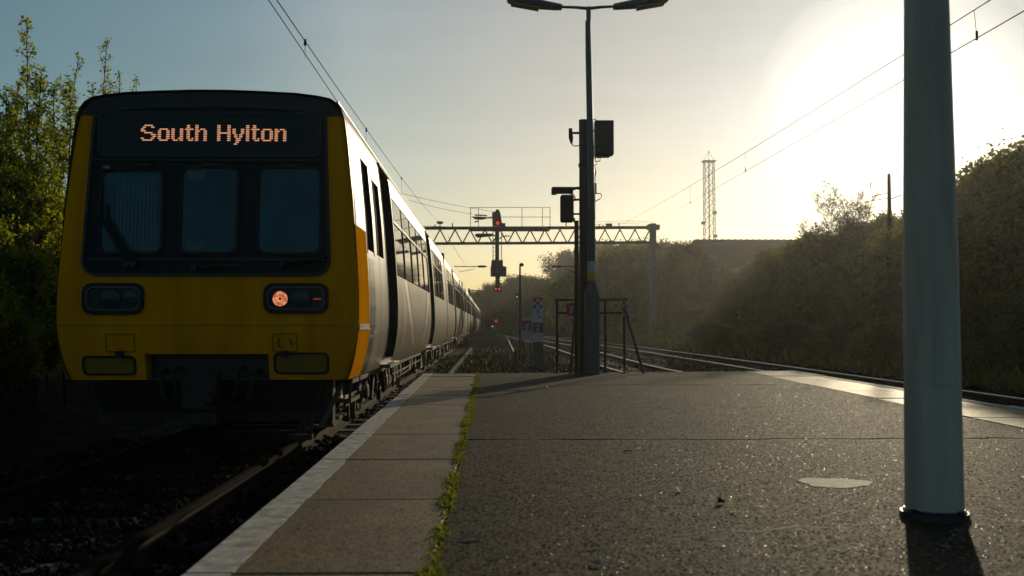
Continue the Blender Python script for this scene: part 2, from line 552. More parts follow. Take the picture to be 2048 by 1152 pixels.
def stones(name, regions, mt):
    V, Fc = [], []
    base = np.array([(1, 0, 0), (-1, 0, 0), (0, 1, 0), (0, -1, 0), (0, 0, 1), (0, 0, -1)], float)
    tri = np.array([(0, 2, 4), (2, 1, 4), (1, 3, 4), (3, 0, 4), (2, 0, 5), (1, 2, 5), (3, 1, 5), (0, 3, 5)])
    k = 0
    for (x0, x1, y0, y1, n, z) in regions:
        for _ in range(n):
            c = np.array([rng.uniform(x0, x1), y0 + (y1 - y0) * rng.random() ** 1.4, z + rng.uniform(-.01, .03)])
            s = rng.uniform(.018, .042)
            q = base * (s * rng.uniform(.6, 1.15, 3)) + rng.uniform(-.35, .35, (6, 3)) * s
            V.append(q + c); Fc.append(tri + k * 6); k += 1
    o = mesh_np(name, np.concatenate(V), np.concatenate(Fc), mt)
    return tag(o, 'loose grey brown track ballast stones between and beside the rails', 'ballast', kind='stuff')


stones('ballast_stones', [(-4.4, -.95, 3.2, 12, 9000, GND + .045), (-4.2, 2.5, 13.8, 45, 9000, GND + .03), (2.5, 9.5, 14.5, 50, 7000, GND + .045)], M['ballast'])

# ------------------------------------------------------------------ platform
plat = empty('platform'); tag(plat, kind='structure')
def edgeL(y): return -.80 - .09 * (y - 2.6) / 10.7
def edgeR(y): return 4.16 + .15 * (y - 7.75) / 6.3
def innL(y): return -.153
def innR(y): return 3.35 + .25 * (y - 6.25) / 7.8
def endY(x): return 13.34 + .73 * (x + .9) / 5.2
pb = MB()
pts = [(edgeL(-6) + .12, -6), (edgeR(-6) - .12, -6), (edgeR(14) - .12, endY(4.3) - .05), (edgeL(13) + .12, endY(-.9) - .05)]
pb.prism([(x, y, -.075) for x, y in pts], (0, 0, -1.0))
pb.build('platform_wall', mat('platform_brick', (.10, .07, .055), .85, var=.4, vscale=12), plat)


def wavy(y, amp, seed):
    r_ = random.Random(seed)
    return lambda x: y + amp * (math.sin(x * 2.1 + seed) + .6 * math.sin(x * 5.3 + 2 * seed)) + amp * .8 * math.sin(x * 17 + seed * 3)


joints = [None, wavy(5.68, .012, 1.3), wavy(10.8, .016, 2.1), None]
gap = [0, .05, .05, 0]
for k in range(3):
    mb = MB(); N = 90
    lo, hi = [], []
    for i in range(N + 1):
        t = i / N
        yl = (-6 if k == 0 else joints[k](4 * t) + gap[k] * .5 * (.55 + .45 * math.sin(t * 37 + k)))
        x_l = innL(0) + .012
        x0 = x_l + t * (innR(yl if k else -6) - .01 - x_l)
        lo.append((x0, yl if k == 0 else yl))
        if k == 2:
            xt = x_l + t * (innR(14) - .01 - x_l); hi.append((xt, endY(xt)))
        else:
            yh = joints[k + 1](4 * t) - gap[k + 1] * .5 * (.55 + .45 * math.cos(t * 29 + k))
            xh = x_l + t * (innR(yh) - .01 - x_l); hi.append((xh, yh))
    outline = [(x, y, 0.0) for x, y in lo] + [(x, y, 0.0) for x, y in hi[::-1]]
    mb.prism(outline, (0, 0, -.06))
    mb.build('asphalt_panel', M['asphalt'], plat)
mb = MB(); mb.prism([(innL(0) + .015, -6, -.062), (3.2, -6, -.062), (innR(14) - .02, endY(3.6) - .04, -.062), (innL(0) + .015, endY(-.1) - .04, -.062)], (0, 0, -.012))
mb.build('sub_base', M['soil'], plat)


def slab(name, ax, ay, bx, by, y0, y1, fa, fb, zoff, tilt):
    mb = MB(); g_ = .006
    q = [(fa(y0 + g_), y0 + g_, zoff), (fb(y0 + g_), y0 + g_, zoff + tilt), (fb(y1 - g_), y1 - g_, zoff + tilt), (fa(y1 - g_), y1 - g_, zoff)]
    mb.prism(q, (0, 0, -.072))
    return mb.build(name, M['coping'], plat, bevel=.006)


y = 2.64 - 1.11 * 4; k = 0
while y < 13.3:
    y1 = min(y + 1.11, 13.34)
    zo = random.uniform(-.003, .004)
    s = slab('coping_slab', 0, 0, 0, 0, y, y1, edgeL, innL, zo, random.uniform(-.002, .002))
    st = MB()
    a, b = y + .008, y1 - .008
    nn = 12
    lo = [(edgeL(a + (b - a) * i / nn) + .006, a + (b - a) * i / nn) for i in range(nn + 1)]
    hi = [(edgeL(a + (b - a) * i / nn) + .128 + random.uniform(-.005, .005), a + (b - a) * i / nn) for i in range(nn + 1)]
    st.prism([(x, yy, zo + .0035) for x, yy in lo] + [(x, yy, zo + .0035) for x, yy in hi[::-1]], (0, 0, -.003))
    st.build('painted_edge_line', M['white_paint'], s)
    y = y1 + .0
    k += 1
y = 10.72 - .95 * 13
while y < 13.9:
    y1 = min(y + .95 if abs(y - 9.77) > .2 else 10.72, 14.05)
    zo = random.uniform(-.004, .006)
    s = slab('coping_slab', 0, 0, 0, 0, y, y1, innR, edgeR, zo, random.uniform(-.002, .003))
    st = MB()
    st.prism([(edgeR(y) - .11, y + .008, zo + .005), (edgeR(y) - .006, y + .008, zo + .005), (edgeR(y1) - .006, y1 - .008, zo + .005), (edgeR(y1) - .11, y1 - .008, zo + .005)], (0, 0, -.003))
    st.build('painted_edge_line', M['white_paint'], s)
    y = y1

# pale patch on the asphalt
mb = MB(); out = []
c0 = atz(1670, 966, 0)
for k in range(48):
    a = 2 * math.pi * k / 48
    r_ = 1 + .10 * math.sin(3 * a + 1) + .05 * math.sin(7 * a) + random.uniform(-.05, .03)
    out.append((c0.x + .145 * r_ * math.copysign(abs(math.cos(a)) ** .8, math.cos(a)), c0.y + .125 * r_ * math.sin(a), .0022))
mb.prism(out, (0, 0, -.0015))
tag(mb.build('painted_patch', mat('worn_pale_marking', (.60, .53, .40), .75, col2=(.28, .24, .17), spec=.25, vscale=22, bump=.002, bscale=90)), 'pale worn oval marking flat on the asphalt left of the near pole', 'marking')

# fallen leaves
def fallen(px, py, size, rot, lab, dark=False):
    c = atz(px, py, 0)
    mb = MB()
    n_ = 8; up_, lo_ = [], []
    for i in range(n_ + 1):
        t = i / n_
        w = size * .28 * math.sin(math.pi * t) ** .8 + .001
        zz = .003 + .005 * math.sin(math.pi * t) * (1 if not dark else 3)
        up_.append(((t - .5) * size, w, zz + .005)); lo_.append(((t - .5) * size, -w, zz - .001))
    mid = [((i / n_ - .5) * size, 0, .002 + .002 * math.sin(math.pi * i / n_)) for i in range(n_ + 1)]
    for i in range(n_):
        mb.quad(up_[i], up_[i + 1], mid[i + 1], mid[i]); mb.quad(mid[i], mid[i + 1], lo_[i + 1], lo_[i])
    mb.tube([(size * .5, 0, .004), (size * .68, .01, .009)], .0012, 4)
    o = mb.build('fallen_leaf', M['dark_metal'] if dark else M['dead_leaf'])
    o.location = (c.x, c.y, 0.001); o.rotation_euler = (0, 0, rot)
    tag(o, lab, 'leaf', 'dead leaves lying on the platform')


fallen(943, 1080, .062, .1, 'long brown dead leaf on asphalt near the mossy joint')
fallen(1190, 1097, .035, .6, 'small brown dead leaf on asphalt at bottom centre, upper of the two')
fallen(1192, 1131, .036, -.8, 'small brown dead leaf at the bottom centre edge, lower of the two')
fallen(1255, 905, .05, .2, 'brown dead leaf lying just below the long asphalt crack')
fallen(1360, 985, .05, 1.3, 'dark curled leaf on the asphalt left of the pale patch', True)
fallen(1442, 1008, .03, .4, 'tiny dark leaf on asphalt between curled leaf and pale patch', True)
c = atz(998, 1041, 0)
mb = MB().tube([(c.x - .004, c.y, .004), (c.x + .004, c.y, .004)], .005, 6)
tag(mb.build('pebble', mat('white_pebble', (.8, .8, .78), .3)), 'tiny bright white pebble on asphalt right of the mossy joint', 'pebble')

# moss and weeds in the joint between coping and asphalt
V, Fc = [], []; k = 0
Ycl = 2.2
while Ycl < 13.3:
    dens = .5 + .5 * math.sin(Ycl * 3.1) * math.sin(Ycl * 7.7 + 1) + rng.uniform(-.2, .3)
    nb = int(max(3, 26 * max(dens, .12)))
    hgt = .009 + .018 * max(dens, .1)
    for _ in range(nb):
        bx = innL(0) + rng.normal(0, .008 + .007 * max(dens, 0)); by = Ycl + rng.uniform(-.03, .03)
        a = rng.uniform(0, 2 * math.pi); tl_ = rng.uniform(.3, 1.1)
        d = np.array([math.cos(a) * tl_, math.sin(a) * tl_, 1.0]); d /= np.linalg.norm(d)
        L = hgt * rng.uniform(.5, 1.3); w = rng.uniform(.002, .006)
        s_ = np.array([-math.sin(a), math.cos(a), 0]) * w
        p = np.array([bx, by, -.004]); m_ = p + d * L * .55
        V += [p, m_ + s_, p + d * L, m_ - s_]; Fc.append([k, k + 1, k + 2, k + 3]); k += 4
    Ycl += .028
mo = mesh_np('moss_strip', np.array(V), np.array(Fc), M['moss'])
tag(mo, 'yellow green moss and tiny weeds filling the joint beside the left coping', 'moss', kind='stuff')

# bright grit pressed into the asphalt: tiny tilted facets that catch the low sun
n_g = 60000
gy = 2.2 + 11.0 * rng.random(n_g) ** 1.15; gx = rng.uniform(-.12, 3.5, n_g)
sz = rng.uniform(.0007, .0019, n_g) * (1 + .09 * gy)
nrm_ = np.stack([rng.normal(0, .33, n_g), rng.normal(0, .16, n_g), np.ones(n_g)], 1); nrm_ /= np.linalg.norm(nrm_, axis=1)[:, None]
a_ = rng.uniform(0, 6.28, n_g); t1 = np.cross(nrm_, np.stack([np.cos(a_), np.sin(a_), np.zeros(n_g)], 1)); t1 /= np.linalg.norm(t1, axis=1)[:, None]
t2 = np.cross(nrm_, t1); c_g = np.stack([gx, gy, np.full(n_g, .0012) + sz * .35], 1)
q_ = np.stack([c_g + t1 * sz[:, None], c_g + t2 * sz[:, None] * .8, c_g - t1 * sz[:, None], c_g - t2 * sz[:, None] * .8], 1).reshape(-1, 3)
ok_ = np.repeat((gy < 13.2), 4)
go_ = mesh_np('grit', q_, np.arange(n_g * 4).reshape(-1, 4), M['grit'])
tag(go_, 'bright stone chippings glinting all over the dark asphalt', 'grit', kind='stuff')
# a few hairline cracks and old repair patches in the asphalt
for (ax, ay, bx, by, w) in ((.5, 3.1, 1.3, 3.25, .004), (1.9, 7.2, 3.0, 7.5, .006), (.3, 8.6, .9, 8.1, .006), (2.1, 3.0, 2.45, 3.6, .004)):
    cm = MB(); up_, lo_ = [], []
    for i in range(17):
        t = i / 16; x_ = ax + (bx - ax) * t; y_ = ay + (by - ay) * t + .03 * math.sin(t * 19 + ax * 5) + random.uniform(-.012, .012)
        up_.append((x_, y_ + w * math.sin(math.pi * t), .0012)); lo_.append((x_, y_ - w * math.sin(math.pi * t), .0012))
    for i in range(16): cm.quad(lo_[i], lo_[i + 1], up_[i + 1], up_[i])
    cm.build('crack', M['rubber'], plat, fixn=False)

# ------------------------------------------------------------------ train
ZC = 1.2            # z_local = height relative to the camera + ZC
PROF = [(-.51, 1.30), (-.42, 1.333), (-.30, 1.362), (-.15, 1.385), (0, 1.40), (.2, 1.402), (.42, 1.394), (.67, 1.378), (.78, 1.371), (1.17, 1.343),
        (1.40, 1.32), (1.64, 1.296), (1.73, 1.287), (1.93, 1.26), (1.97, 1.25), (2.04, 1.225), (2.10, 1.18), (2.14, 1.12)]
ROOF = [(2.165, 1.0), (2.19, .8), (2.205, .5), (2.215, .2), (2.216, 0)]


def hw(z):
    return float(np.interp(z, [p[0] for p in PROF + ROOF], [p[1] for p in PROF + ROOF]))


def rake(z):
    return .10 * max(0, (z - .3) / 1.9) ** 1.3 + .10 * max(0, (-z - .05) / .46) ** 1.4


CARLEN = 19.7
LEAD_OPEN = [(.95, 1.5, .74, 1.73, 'cabwin'), (1.85, 2.45, .78, 1.64, 'cabwin'),
             (2.8, 4.0, -.42, 1.93, 'door'), (11.6, 12.9, -.42, 1.93, 'door')] + \
            [(4.18 + 1.46 * k, 4.18 + 1.46 * k + 1.38, .67, 1.73, 'win') for k in range(5)] + \
            [(13.35 + 1.55 * k, 13.35 + 1.55 * k + 1.45, .67, 1.73, 'win') for k in range(3)]
MID_OPEN = [(5.9, 7.2, -.42, 1.93, 'door'), (14.4, 15.7, -.42, 1.93, 'door')] + \
           [(.9 + 1.6 * k, .9 + 1.6 * k + 1.45, .67, 1.73, 'win') for k in range(3)] + \
           [(7.5 + 1.36 * k, 7.5 + 1.36 * k + 1.27, .67, 1.73, 'win') for k in range(5)] + \
           [(16.0 + 1.6 * k, 16.0 + 1.6 * k + 1.4, .67, 1.73, 'win') for k in range(2)]


def side_shell(opens, y0, y1, m, parent):
    yb = sorted({y0, y1} | {a for o in opens for a in o[:2]} | {2.0, 8.0, 10.0})
    yb = [y for y in yb if y0 <= y <= y1]
    zb = [p[0] for p in PROF]
    mb = MB()
    for i in range(len(yb) - 1):
        ym = (yb[i] + yb[i + 1]) / 2
        for j in range(len(zb) - 1):
            zm = (zb[j] + zb[j + 1]) / 2
            if any(o[0] < ym < o[1] and o[2] < zm < o[3] for o in opens): continue
            x0, x1 = hw(zb[j]), hw(zb[j + 1])
            mb.quad((x0, yb[i], zb[j] + ZC), (x0, yb[i + 1], zb[j] + ZC), (x1, yb[i + 1], zb[j + 1] + ZC), (x1, yb[i], zb[j + 1] + ZC))
    # left side, plain
    for j in range(len(zb) - 1):
        x0, x1 = -hw(zb[j]), -hw(zb[j + 1])
        mb.quad((x0, y0, zb[j] + ZC), (x1, y0, zb[j + 1] + ZC), (x1, y1, zb[j + 1] + ZC), (x0, y1, zb[j] + ZC))
    # floor
    mb.quad((-hw(-.51), y0, -.51 + ZC), (-hw(-.51), y1, -.51 + ZC), (hw(-.51), y1, -.51 + ZC), (hw(-.51), y0, -.51 + ZC))
    bm = bmesh.new()
    me = bpy.data.meshes.new('body_shell'); me.from_pydata(mb.v, [], mb.f)
    bm.from_mesh(me); bmesh.ops.remove_doubles(bm, verts=bm.verts, dist=1e-4); bm.to_mesh(me); bm.free()
    me.materials.append(m); me.shade_smooth(); me.set_sharp_from_angle(angle=R(28))
    o = bpy.data.objects.new('body_shell', me); COL.objects.link(o); o.parent = parent
    rf = MB()
    pr = [(-h, z) for z, h in [PROF[-1]] + ROOF] + [(h, z) for z, h in ([PROF[-1]] + ROOF)[::-1][1:]]
    for a, b in zip(pr[:-1], pr[1:]):
        rf.quad((a[0], y0, a[1] + ZC), (b[0], y0, b[1] + ZC), (b[0], y1, b[1] + ZC), (a[0], y1, a[1] + ZC))
    ro = rf.build('roof', M['roof'], parent, smooth=40, fixn=False)
    for zz, e in ((1, 0),):
        mbg = MB(); mbg.box(hw(2.1) + .0, hw(2.1) + .018, y0, y1, 2.095 + ZC, 2.115 + ZC); mbg.build('gutter', M['roof'], ro)
    return o


def opening_parts(o, parent):
    a, b, z0, z1, kind = o
    d = {'door': .105, 'win': .010, 'cabwin': .03}[kind]
    zs = sorted({z0, z1} | {p[0] for p in PROF if z0 < p[0] < z1})
    nm = 'door' if kind == 'door' else 'window'
    fr = MB()
    for j in range(len(zs) - 1):
        x0, x1 = hw(zs[j]), hw(zs[j + 1]); u, v = zs[j] + ZC, zs[j + 1] + ZC
        fr.quad((x0 + .002, a, u), (x1 + .002, a, v), (x1 - d - .01, a, v), (x0 - d - .01, a, u))
        fr.quad((x0 + .002, b, u), (x0 - d - .01, b, u), (x1 - d - .01, b, v), (x1 + .002, b, v))
    for z in (z0, z1):
        x = hw(z); fr.quad((x, a, z + ZC), (x, b, z + ZC), (x - d - .01, b, z + ZC), (x - d - .01, a, z + ZC))
    # thin rim standing proud around the opening
    t = .016 if kind != 'door' else .03
    for y_ in ((a - t, a), (b, b + t)):
        for j in range(len(zs) - 1):
            x0, x1 = hw(zs[j]), hw(zs[j + 1]); u, v = zs[j] + ZC, zs[j + 1] + ZC
            p = .006 if kind != 'win' else .003
            fr.quad((x0 + p, y_[0], u), (x0 + p, y_[1], u), (x1 + p, y_[1], v), (x1 + p, y_[0], v))
            fr.quad((x0 + p, y_[0], u), (x1 + p, y_[0], v), (x1 - .01, y_[0], v), (x0 - .01, y_[0], u))
    if kind == 'door':
        x = hw(z1); fr.prism([(x + .025, a - .04, z1 + ZC + .01), (x + .025, b + .04, z1 + ZC + .01), (x - .01, b + .04, z1 + ZC + .03), (x - .01, a - .04, z1 + ZC + .03)], (0, 0, .02))
    root = fr.build(nm if kind != 'door' else 'door', M['rubber'], parent, fixn=False)

    def panel(y0, y1, za, zb_, dd, m, name, thick=.0):
        mb = MB(); zz = sorted({za, zb_} | {p[0] for p in PROF if za < p[0] < zb_})
        for j in range(len(zz) - 1):
            x0, x1 = hw(zz[j]) - dd, hw(zz[j + 1]) - dd
            mb.quad((x0, y0, zz[j] + ZC), (x0, y1, zz[j] + ZC), (x1, y1, zz[j + 1] + ZC), (x1, y0, zz[j + 1] + ZC))
        return mb.build(name, m, root, fixn=False)
    if kind == 'door':
        c_ = (a + b) / 2
        for s0, s1 in ((a, c_ - .006), (c_ + .006, b)):
            panel(s0, s1, z0, z1, d, M['doorpaint'], 'door_leaf')
            panel(s0 + .13, s1 - .13, .5, 1.7, d - .008, M['glass'], 'pane')
        MB().box(hw(z0) - .06, hw(z0) + .10, a - .05, b + .05, z0 + ZC - .10, z0 + ZC - .055).build('footstep', M['bare'], root)
    elif kind == 'win':
        panel(a + .02, b - .02, z0 + .02, 1.385, d, M['glass'], 'pane')
        panel(a + .02, b - .02, 1.425, z1 - .02, d - .006, M['glass'], 'hopper_pane')
        mb = MB(); mb.box(hw(1.4) - d - .005, hw(1.4) + .004, a, b, 1.388 + ZC, 1.42 + ZC); mb.build('glazing_bar', M['bare'], root)
    else:
        panel(a + .03, b - .03, z0 + .03, z1 - .03, d, M['glass'], 'pane')
    return root


def sheet(fn, n, m, name, parent, proud=.003):
    """strip on the body side: fn(t) -> (y0,y1,z)"""
    mb = MB()
    P = [fn(i / n) for i in range(n + 1)]
    for i in range(n):
        (a0, b0, z0), (a1, b1, z1) = P[i], P[i + 1]
        mb.quad((hw(z0) + proud, a0, z0 + ZC), (hw(z0) + proud, b0, z0 + ZC), (hw(z1) + proud, b1, z1 + ZC), (hw(z1) + proud, a1, z1 + ZC))
    return mb.build(name, m, parent, smooth=40, fixn=False)


def bogie(yc, parent, fancy=True):
    root = None
    fr = MB()
    wz = .42
    for s in (-1, 1):
        x = s * 1.02
        fr.box(x - .06, x + .06, yc - 1.55, yc + 1.55, .40, .56)
        fr.box(x - .07, x + .07, yc - .45, yc + .45, .28, .42)
        fr.box(x - .05, x + .09, yc - .25, yc + .25, .56, .68)
        for q in (-1, 1):
            fr.tube([(x + .02 * s, yc + q * .32, .56), (x + .02 * s, yc + q * .32, .74)], .085, 10)
            fr.tube([(x + .16 * s, yc + q * .75, .30), (x + .16 * s, yc + q * .45, .70)], .03, 8)
            fr.box(x - .03, x + .03, yc + q * 1.62 - .05, yc + q * 1.62 + .05, .12, .5)
    root = fr.build('bogie', M['under'], parent, bevel=.008)
    for q in (-1, 1):
        w = MB()
        yy = yc + q * 1.1
        for s in (-1, 1):
            x = s * .75
            w.tube([(x - .06 * s, yy, wz), (x - .055 * s, yy, wz), (x - .03 * s, yy, wz), (x + .065 * s, yy, wz)], [.45, .45, .42, .415], 28)
            w.tube([(x + .06 * s, yy, wz), (x + .16 * s, yy, wz)], .09, 12)
        w.tube([(-.8, yy, wz), (.8, yy, wz)], .08, 12)
        w.build('wheelset', M['under'], root, smooth=30)
        for s in (-1, 1):
            ax = MB()
            x = s * 1.0
            ax.box(x - .10, x + .14 if s > 0 else x + .10, yy - .14, yy + .14, wz - .13, wz + .13)
            if s < 0: ax.box(x - .14, x, yy - .14, yy + .14, wz - .13, wz + .13)
            ax.tube([(x + .14 * s, yy, wz), (x + .20 * s, yy, wz)], .085, 12)
            ax.build('axlebox', M['bare'], root, bevel=.012)
        for s in (-1, 1):
            for e in (-.24, .24):
                spm = MB()
                ps = []
                for i in range(41):
                    a = i / 40 * 2 * math.pi * 4
                    ps.append((s * 1.03 + .06 * math.cos(a), yy + e + .06 * math.sin(a), .33 + .30 * i / 40))
                spm.tube(ps, .014, 5)
                spm.build('coil_spring', M['under'], root, smooth=60)
    return root


def underframe(parent, y0, y1, seed):
    r_ = random.Random(seed)
    mb = MB()
    mb.box(-1.22, 1.22, y0, y1, .60, .688)
    mb.box(1.20, 1.255, y0, y1, .665, .70)
    fr = mb.build('underframe', M['under'], parent)
    y = y0 + .2
    while y < y1 - 1.0:
        L = r_.uniform(.4, 1.3); 
        b = MB(); dz = r_.uniform(.16, .36); xo = r_.uniform(.98, 1.16)
        b.box(.35, xo, y, y + L, .60 - dz, .605)
        b.box(xo, xo + .012, y + .05, y + L - .05, .60 - dz + .04, .57)
        b.tube([(xo + .03, y + .1, .6), (xo + .05, y + .1, .62 - dz), (xo + .02, y + .3, .56 - dz)], .014, 6)
        b.box(xo - .02, xo + .05, y + L * .7, y + L * .7 + .05, .60 - dz, .66)
        b.build('equipment_box', M['under'] if r_.random() < .65 else M['bare'], fr, bevel=.01)
        y += L + r_.uniform(.1, .35)
    p = MB()
    for k in range(4):
        zz = .50 - .05 * k; xx = 1.0 + r_.uniform(0, .14)
        p.tube([(xx, y0 + (y1 - y0) * i / 8, zz + r_.uniform(-.02, .02)) for i in range(9)], .012, 5)
    p.build('brake_pipe', M['bare'], fr)
    return fr


train = empty('train_carriage', (-2.63, 9.3, RAIL), 0, 'leading yellow fronted electric train carriage with lit South Hylton destination display', 'train carriage', 'carriages of the long train in the left platform')
T = train
side_shell(LEAD_OPEN, .06, CARLEN, M['cream'], T)
for o in LEAD_OPEN: opening_parts(o, T)
# yellow cab side, flat to the side of the body
sheet(lambda t: (.06, .86 if -.51 + 1.46 * t > -.0 else .97, -.51 + 1.46 * t), 24, M['yellow'], 'cab_side_panel', T, .004)
sheet(lambda t: (.99 - .1 * (1 - t) ** 3, 1.42 - .12 * (1 - t) ** 3, -.5 + 1.2 * t), 24, M['slate'], 'livery_band', T, .004)
sheet(lambda t: (1.95, 1.97, -.45 + 2.1 * t), 20, M['rubber'], 'cab_door_gap', T, .0045)
sheet(lambda t: (2.58, 2.60, -.45 + 2.1 * t), 20, M['rubber'], 'cab_door_gap', T, .0045)
for off, w, m, nm in ((0, .6, M['stripe'], 'livery_stripe'), (.64, .10, M['rubber'], 'livery_line')):
    for s in (-1, 1):
        def fn(t, s=s, off=off, w=w):
            z = -.40 + 1.05 * t
            q = (1 - (1 - t) ** 2.2) ** .6 if t < 1 else 1
            q = t ** .42
            y = 8.1 + s * (2.95 * q) - off * s * (1 if t > .0 else 1)
            y_in = y - s * w * (.25 + .75 * q)
            return (min(y, y_in), max(y, y_in), z)
        sheet(fn, 40, m, nm, T, .0035)
# slot handle on the cab side
mb = MB(); x = hw(0)
mb.box(x - .01, x + .012, .05, .88, -.045 + ZC, -.028 + ZC)
mb.build('step_rail', M['bare'], T)
MB().box(x - .02, x + .008, .12, .84, -.028 + ZC, .012 + ZC).build('step_recess', M['rubber'], T)
# front end ------------------------------------------------------------
CUT = (-.577, .568, -.27)
zb = sorted({p[0] for p in PROF if p[0] <= 1.97} | {CUT[2], -.02, .02})


def front_surface(zb_, mat_, name, cut=True, parent=T, roof=False):
    mb = MB()
    rows = []
    for z in zb_:
        h = hw(z); y = rake(z)
        rows.append([(-h, y + .06, z), (-h + .02, y + .02, z), (-h + .07, y, z), (CUT[0], y, z), (CUT[1], y, z), (h - .07, y, z), (h - .02, y + .02, z), (h, y + .06, z)])
    for j in range(len(rows) - 1):
        for i in range(7):
            if cut and i == 3 and rows[j][0][2] < CUT[2] - 1e-6: continue
            q = [rows[j][i], rows[j][i + 1], rows[j + 1][i + 1], rows[j + 1][i]]
            mb.quad(*[(a, b, c + ZC) for a, b, c in q])
    # return strip towards the body
    for i, s in ((0, -1), (7, 1)):
        for j in range(len(rows) - 1):
            p, q = rows[j][i], rows[j + 1][i]
            mb.quad((p[0], p[1], p[2] + ZC), (p[0], .20, p[2] + ZC), (q[0], .20, q[2] + ZC), (q[0], q[1], q[2] + ZC))
    if cut:
        z = zb_[0]; r0 = rows[0]
        for i0, i1 in ((2, 3), (4, 5)):
            mb.quad(*[(a, b, c + ZC) for a, b, c in (r0[i0], r0[i1], (r0[i1][0], .5, z), (r0[i0][0], .5, z))])
        for xx in CUT[:2]:
            mb.quad((xx, rake(z), z + ZC), (xx, .5, z + ZC), (xx, .5, CUT[2] + ZC), (xx, rake(CUT[2]), CUT[2] + ZC))
        mb.quad((CUT[0], rake(CUT[2]), CUT[2] + ZC), (CUT[1], rake(CUT[2]), CUT[2] + ZC), (CUT[1], .5, CUT[2] + ZC), (CUT[0], .5, CUT[2] + ZC))
    o_ = mb.build(name, mat_, parent, smooth=35, fixn=False)
    bm = bmesh.new(); bm.from_mesh(o_.data); bmesh.ops.remove_doubles(bm, verts=bm.verts, dist=1e-4)
    bmesh.ops.recalc_face_normals(bm, faces=bm.faces); bm.to_mesh(o_.data); bm.free()
    o_.data.shade_smooth(); o_.data.set_sharp_from_angle(angle=R(50))
    return o_


front = front_surface(zb, M['yellow'], 'front_panel')
# black roof cap rounded over the top
mb = MB(); secs = []
for dy, sc in ((.0, .965), (.025, .982), (.07, .995), (.14, 1.0), (.42, 1.001)):
    row = []
    pr = [(1.97, 1.25), (2.04, 1.225), (2.10, 1.18), (2.14, 1.12), (2.165, 1.0), (2.19, .8), (2.205, .5), (2.215, .2)]
    L = [(-h, z) for z, h in pr] + [(h, z) for z, h in pr[::-1]]
    for x_, z_ in L:
        row.append((x_ * (sc if z_ > 2.0 else (1.002 if dy > 0.02 else .99)), rake(2.0) + dy, 1.97 + (z_ - 1.97) * (.90 + .1 * (sc - .965) / .035) + ZC + .002))
    secs.append(row)
for a, b in zip(secs[:-1], secs[1:]):
    for i in range(len(a) - 1): mb.quad(a[i], a[i + 1], b[i + 1], b[i])
n0 = len(mb.v); mb.v += secs[0]; mb.f.append(tuple(range(n0, n0 + len(secs[0]))))
mb.build('roof_cap', M['cap'], T, smooth=40)
# visor rim and black windscreen mask (a raised panel following the rake)


def lean(pts, off):
    return [(x_, rake(z_ - ZC) + off, z_) for x_, _, z_ in pts]


def panel_r(outline, th, m, name, parent, off=0.0, bevel=0.0):
    """outline in xz, proud by th"""
    a = [(x_, rake(z_ - ZC) + off + .02, z_) for x_, _, z_ in outline]
    b = [(x_, rake(z_ - ZC) + off - th, z_) for x_, _, z_ in outline]
    mb = MB(); n_ = len(a); mb.v = a + b
    mb.f.append(tuple(range(n_, 2 * n_)))
    for k in range(n_):
        j = (k + 1) % n_; mb.f.append((k, j, j + n_, k + n_))
    return mb.build(name, m, parent, bevel=bevel)


def ring_r(outer, inner, th, m, name, parent, off=0.0):
    mb = MB(); n_ = len(outer)
    for lst, t in ((outer, off + .01), (inner, off + .01), (outer, off - th), (inner, off - th)):
        mb.v += [(x_, rake(z_ - ZC) + t, z_) for x_, _, z_ in lst]
    for k in range(n_):
        j = (k + 1) % n_
        mb.f += [(2 * n_ + k, 3 * n_ + k, 3 * n_ + j, 2 * n_ + j), (k, 2 * n_ + k, 2 * n_ + j, j), (n_ + k, n_ + j, 3 * n_ + j, 3 * n_ + k)]
    return mb.build(name, m, parent)


# mask outline: subdivide the long sides so that it follows the rake
def mask_outline(e=0.0):
    pts_ = rrect(-1.155 - e, 1.145 + e, .455 - e + ZC, 1.2 + ZC, .14 + e)
    bot = pts_[10:]          # lower left corner, lower right corner
    arc = []
    out_ = []
    top = []
    for k in range(25):
        t = -1 + 2 * k / 24
        top.append((-t * (1.09 + e), 0, 2.075 + e - .055 * abs(t) ** 2.5 - (.07 if abs(t) > .99 else 0) + ZC))
    left = [(-1.155 - e + .062 * k / 8, 0, 2.0 - (8 - k) * .175 + ZC) for k in range(9)][::-1]
    rightp = [(1.145 + e - .06 * k / 8, 0, 2.0 - (8 - k) * .175 + ZC) for k in range(9)]
    return top + left + bot + rightp


mask = panel_r(mask_outline(), .012, M['mask'], 'windscreen_surround', T)
ring_r(mask_outline(.0), mask_outline(-.028), .026, M['cap'], 'surround_rim', mask, -.0)
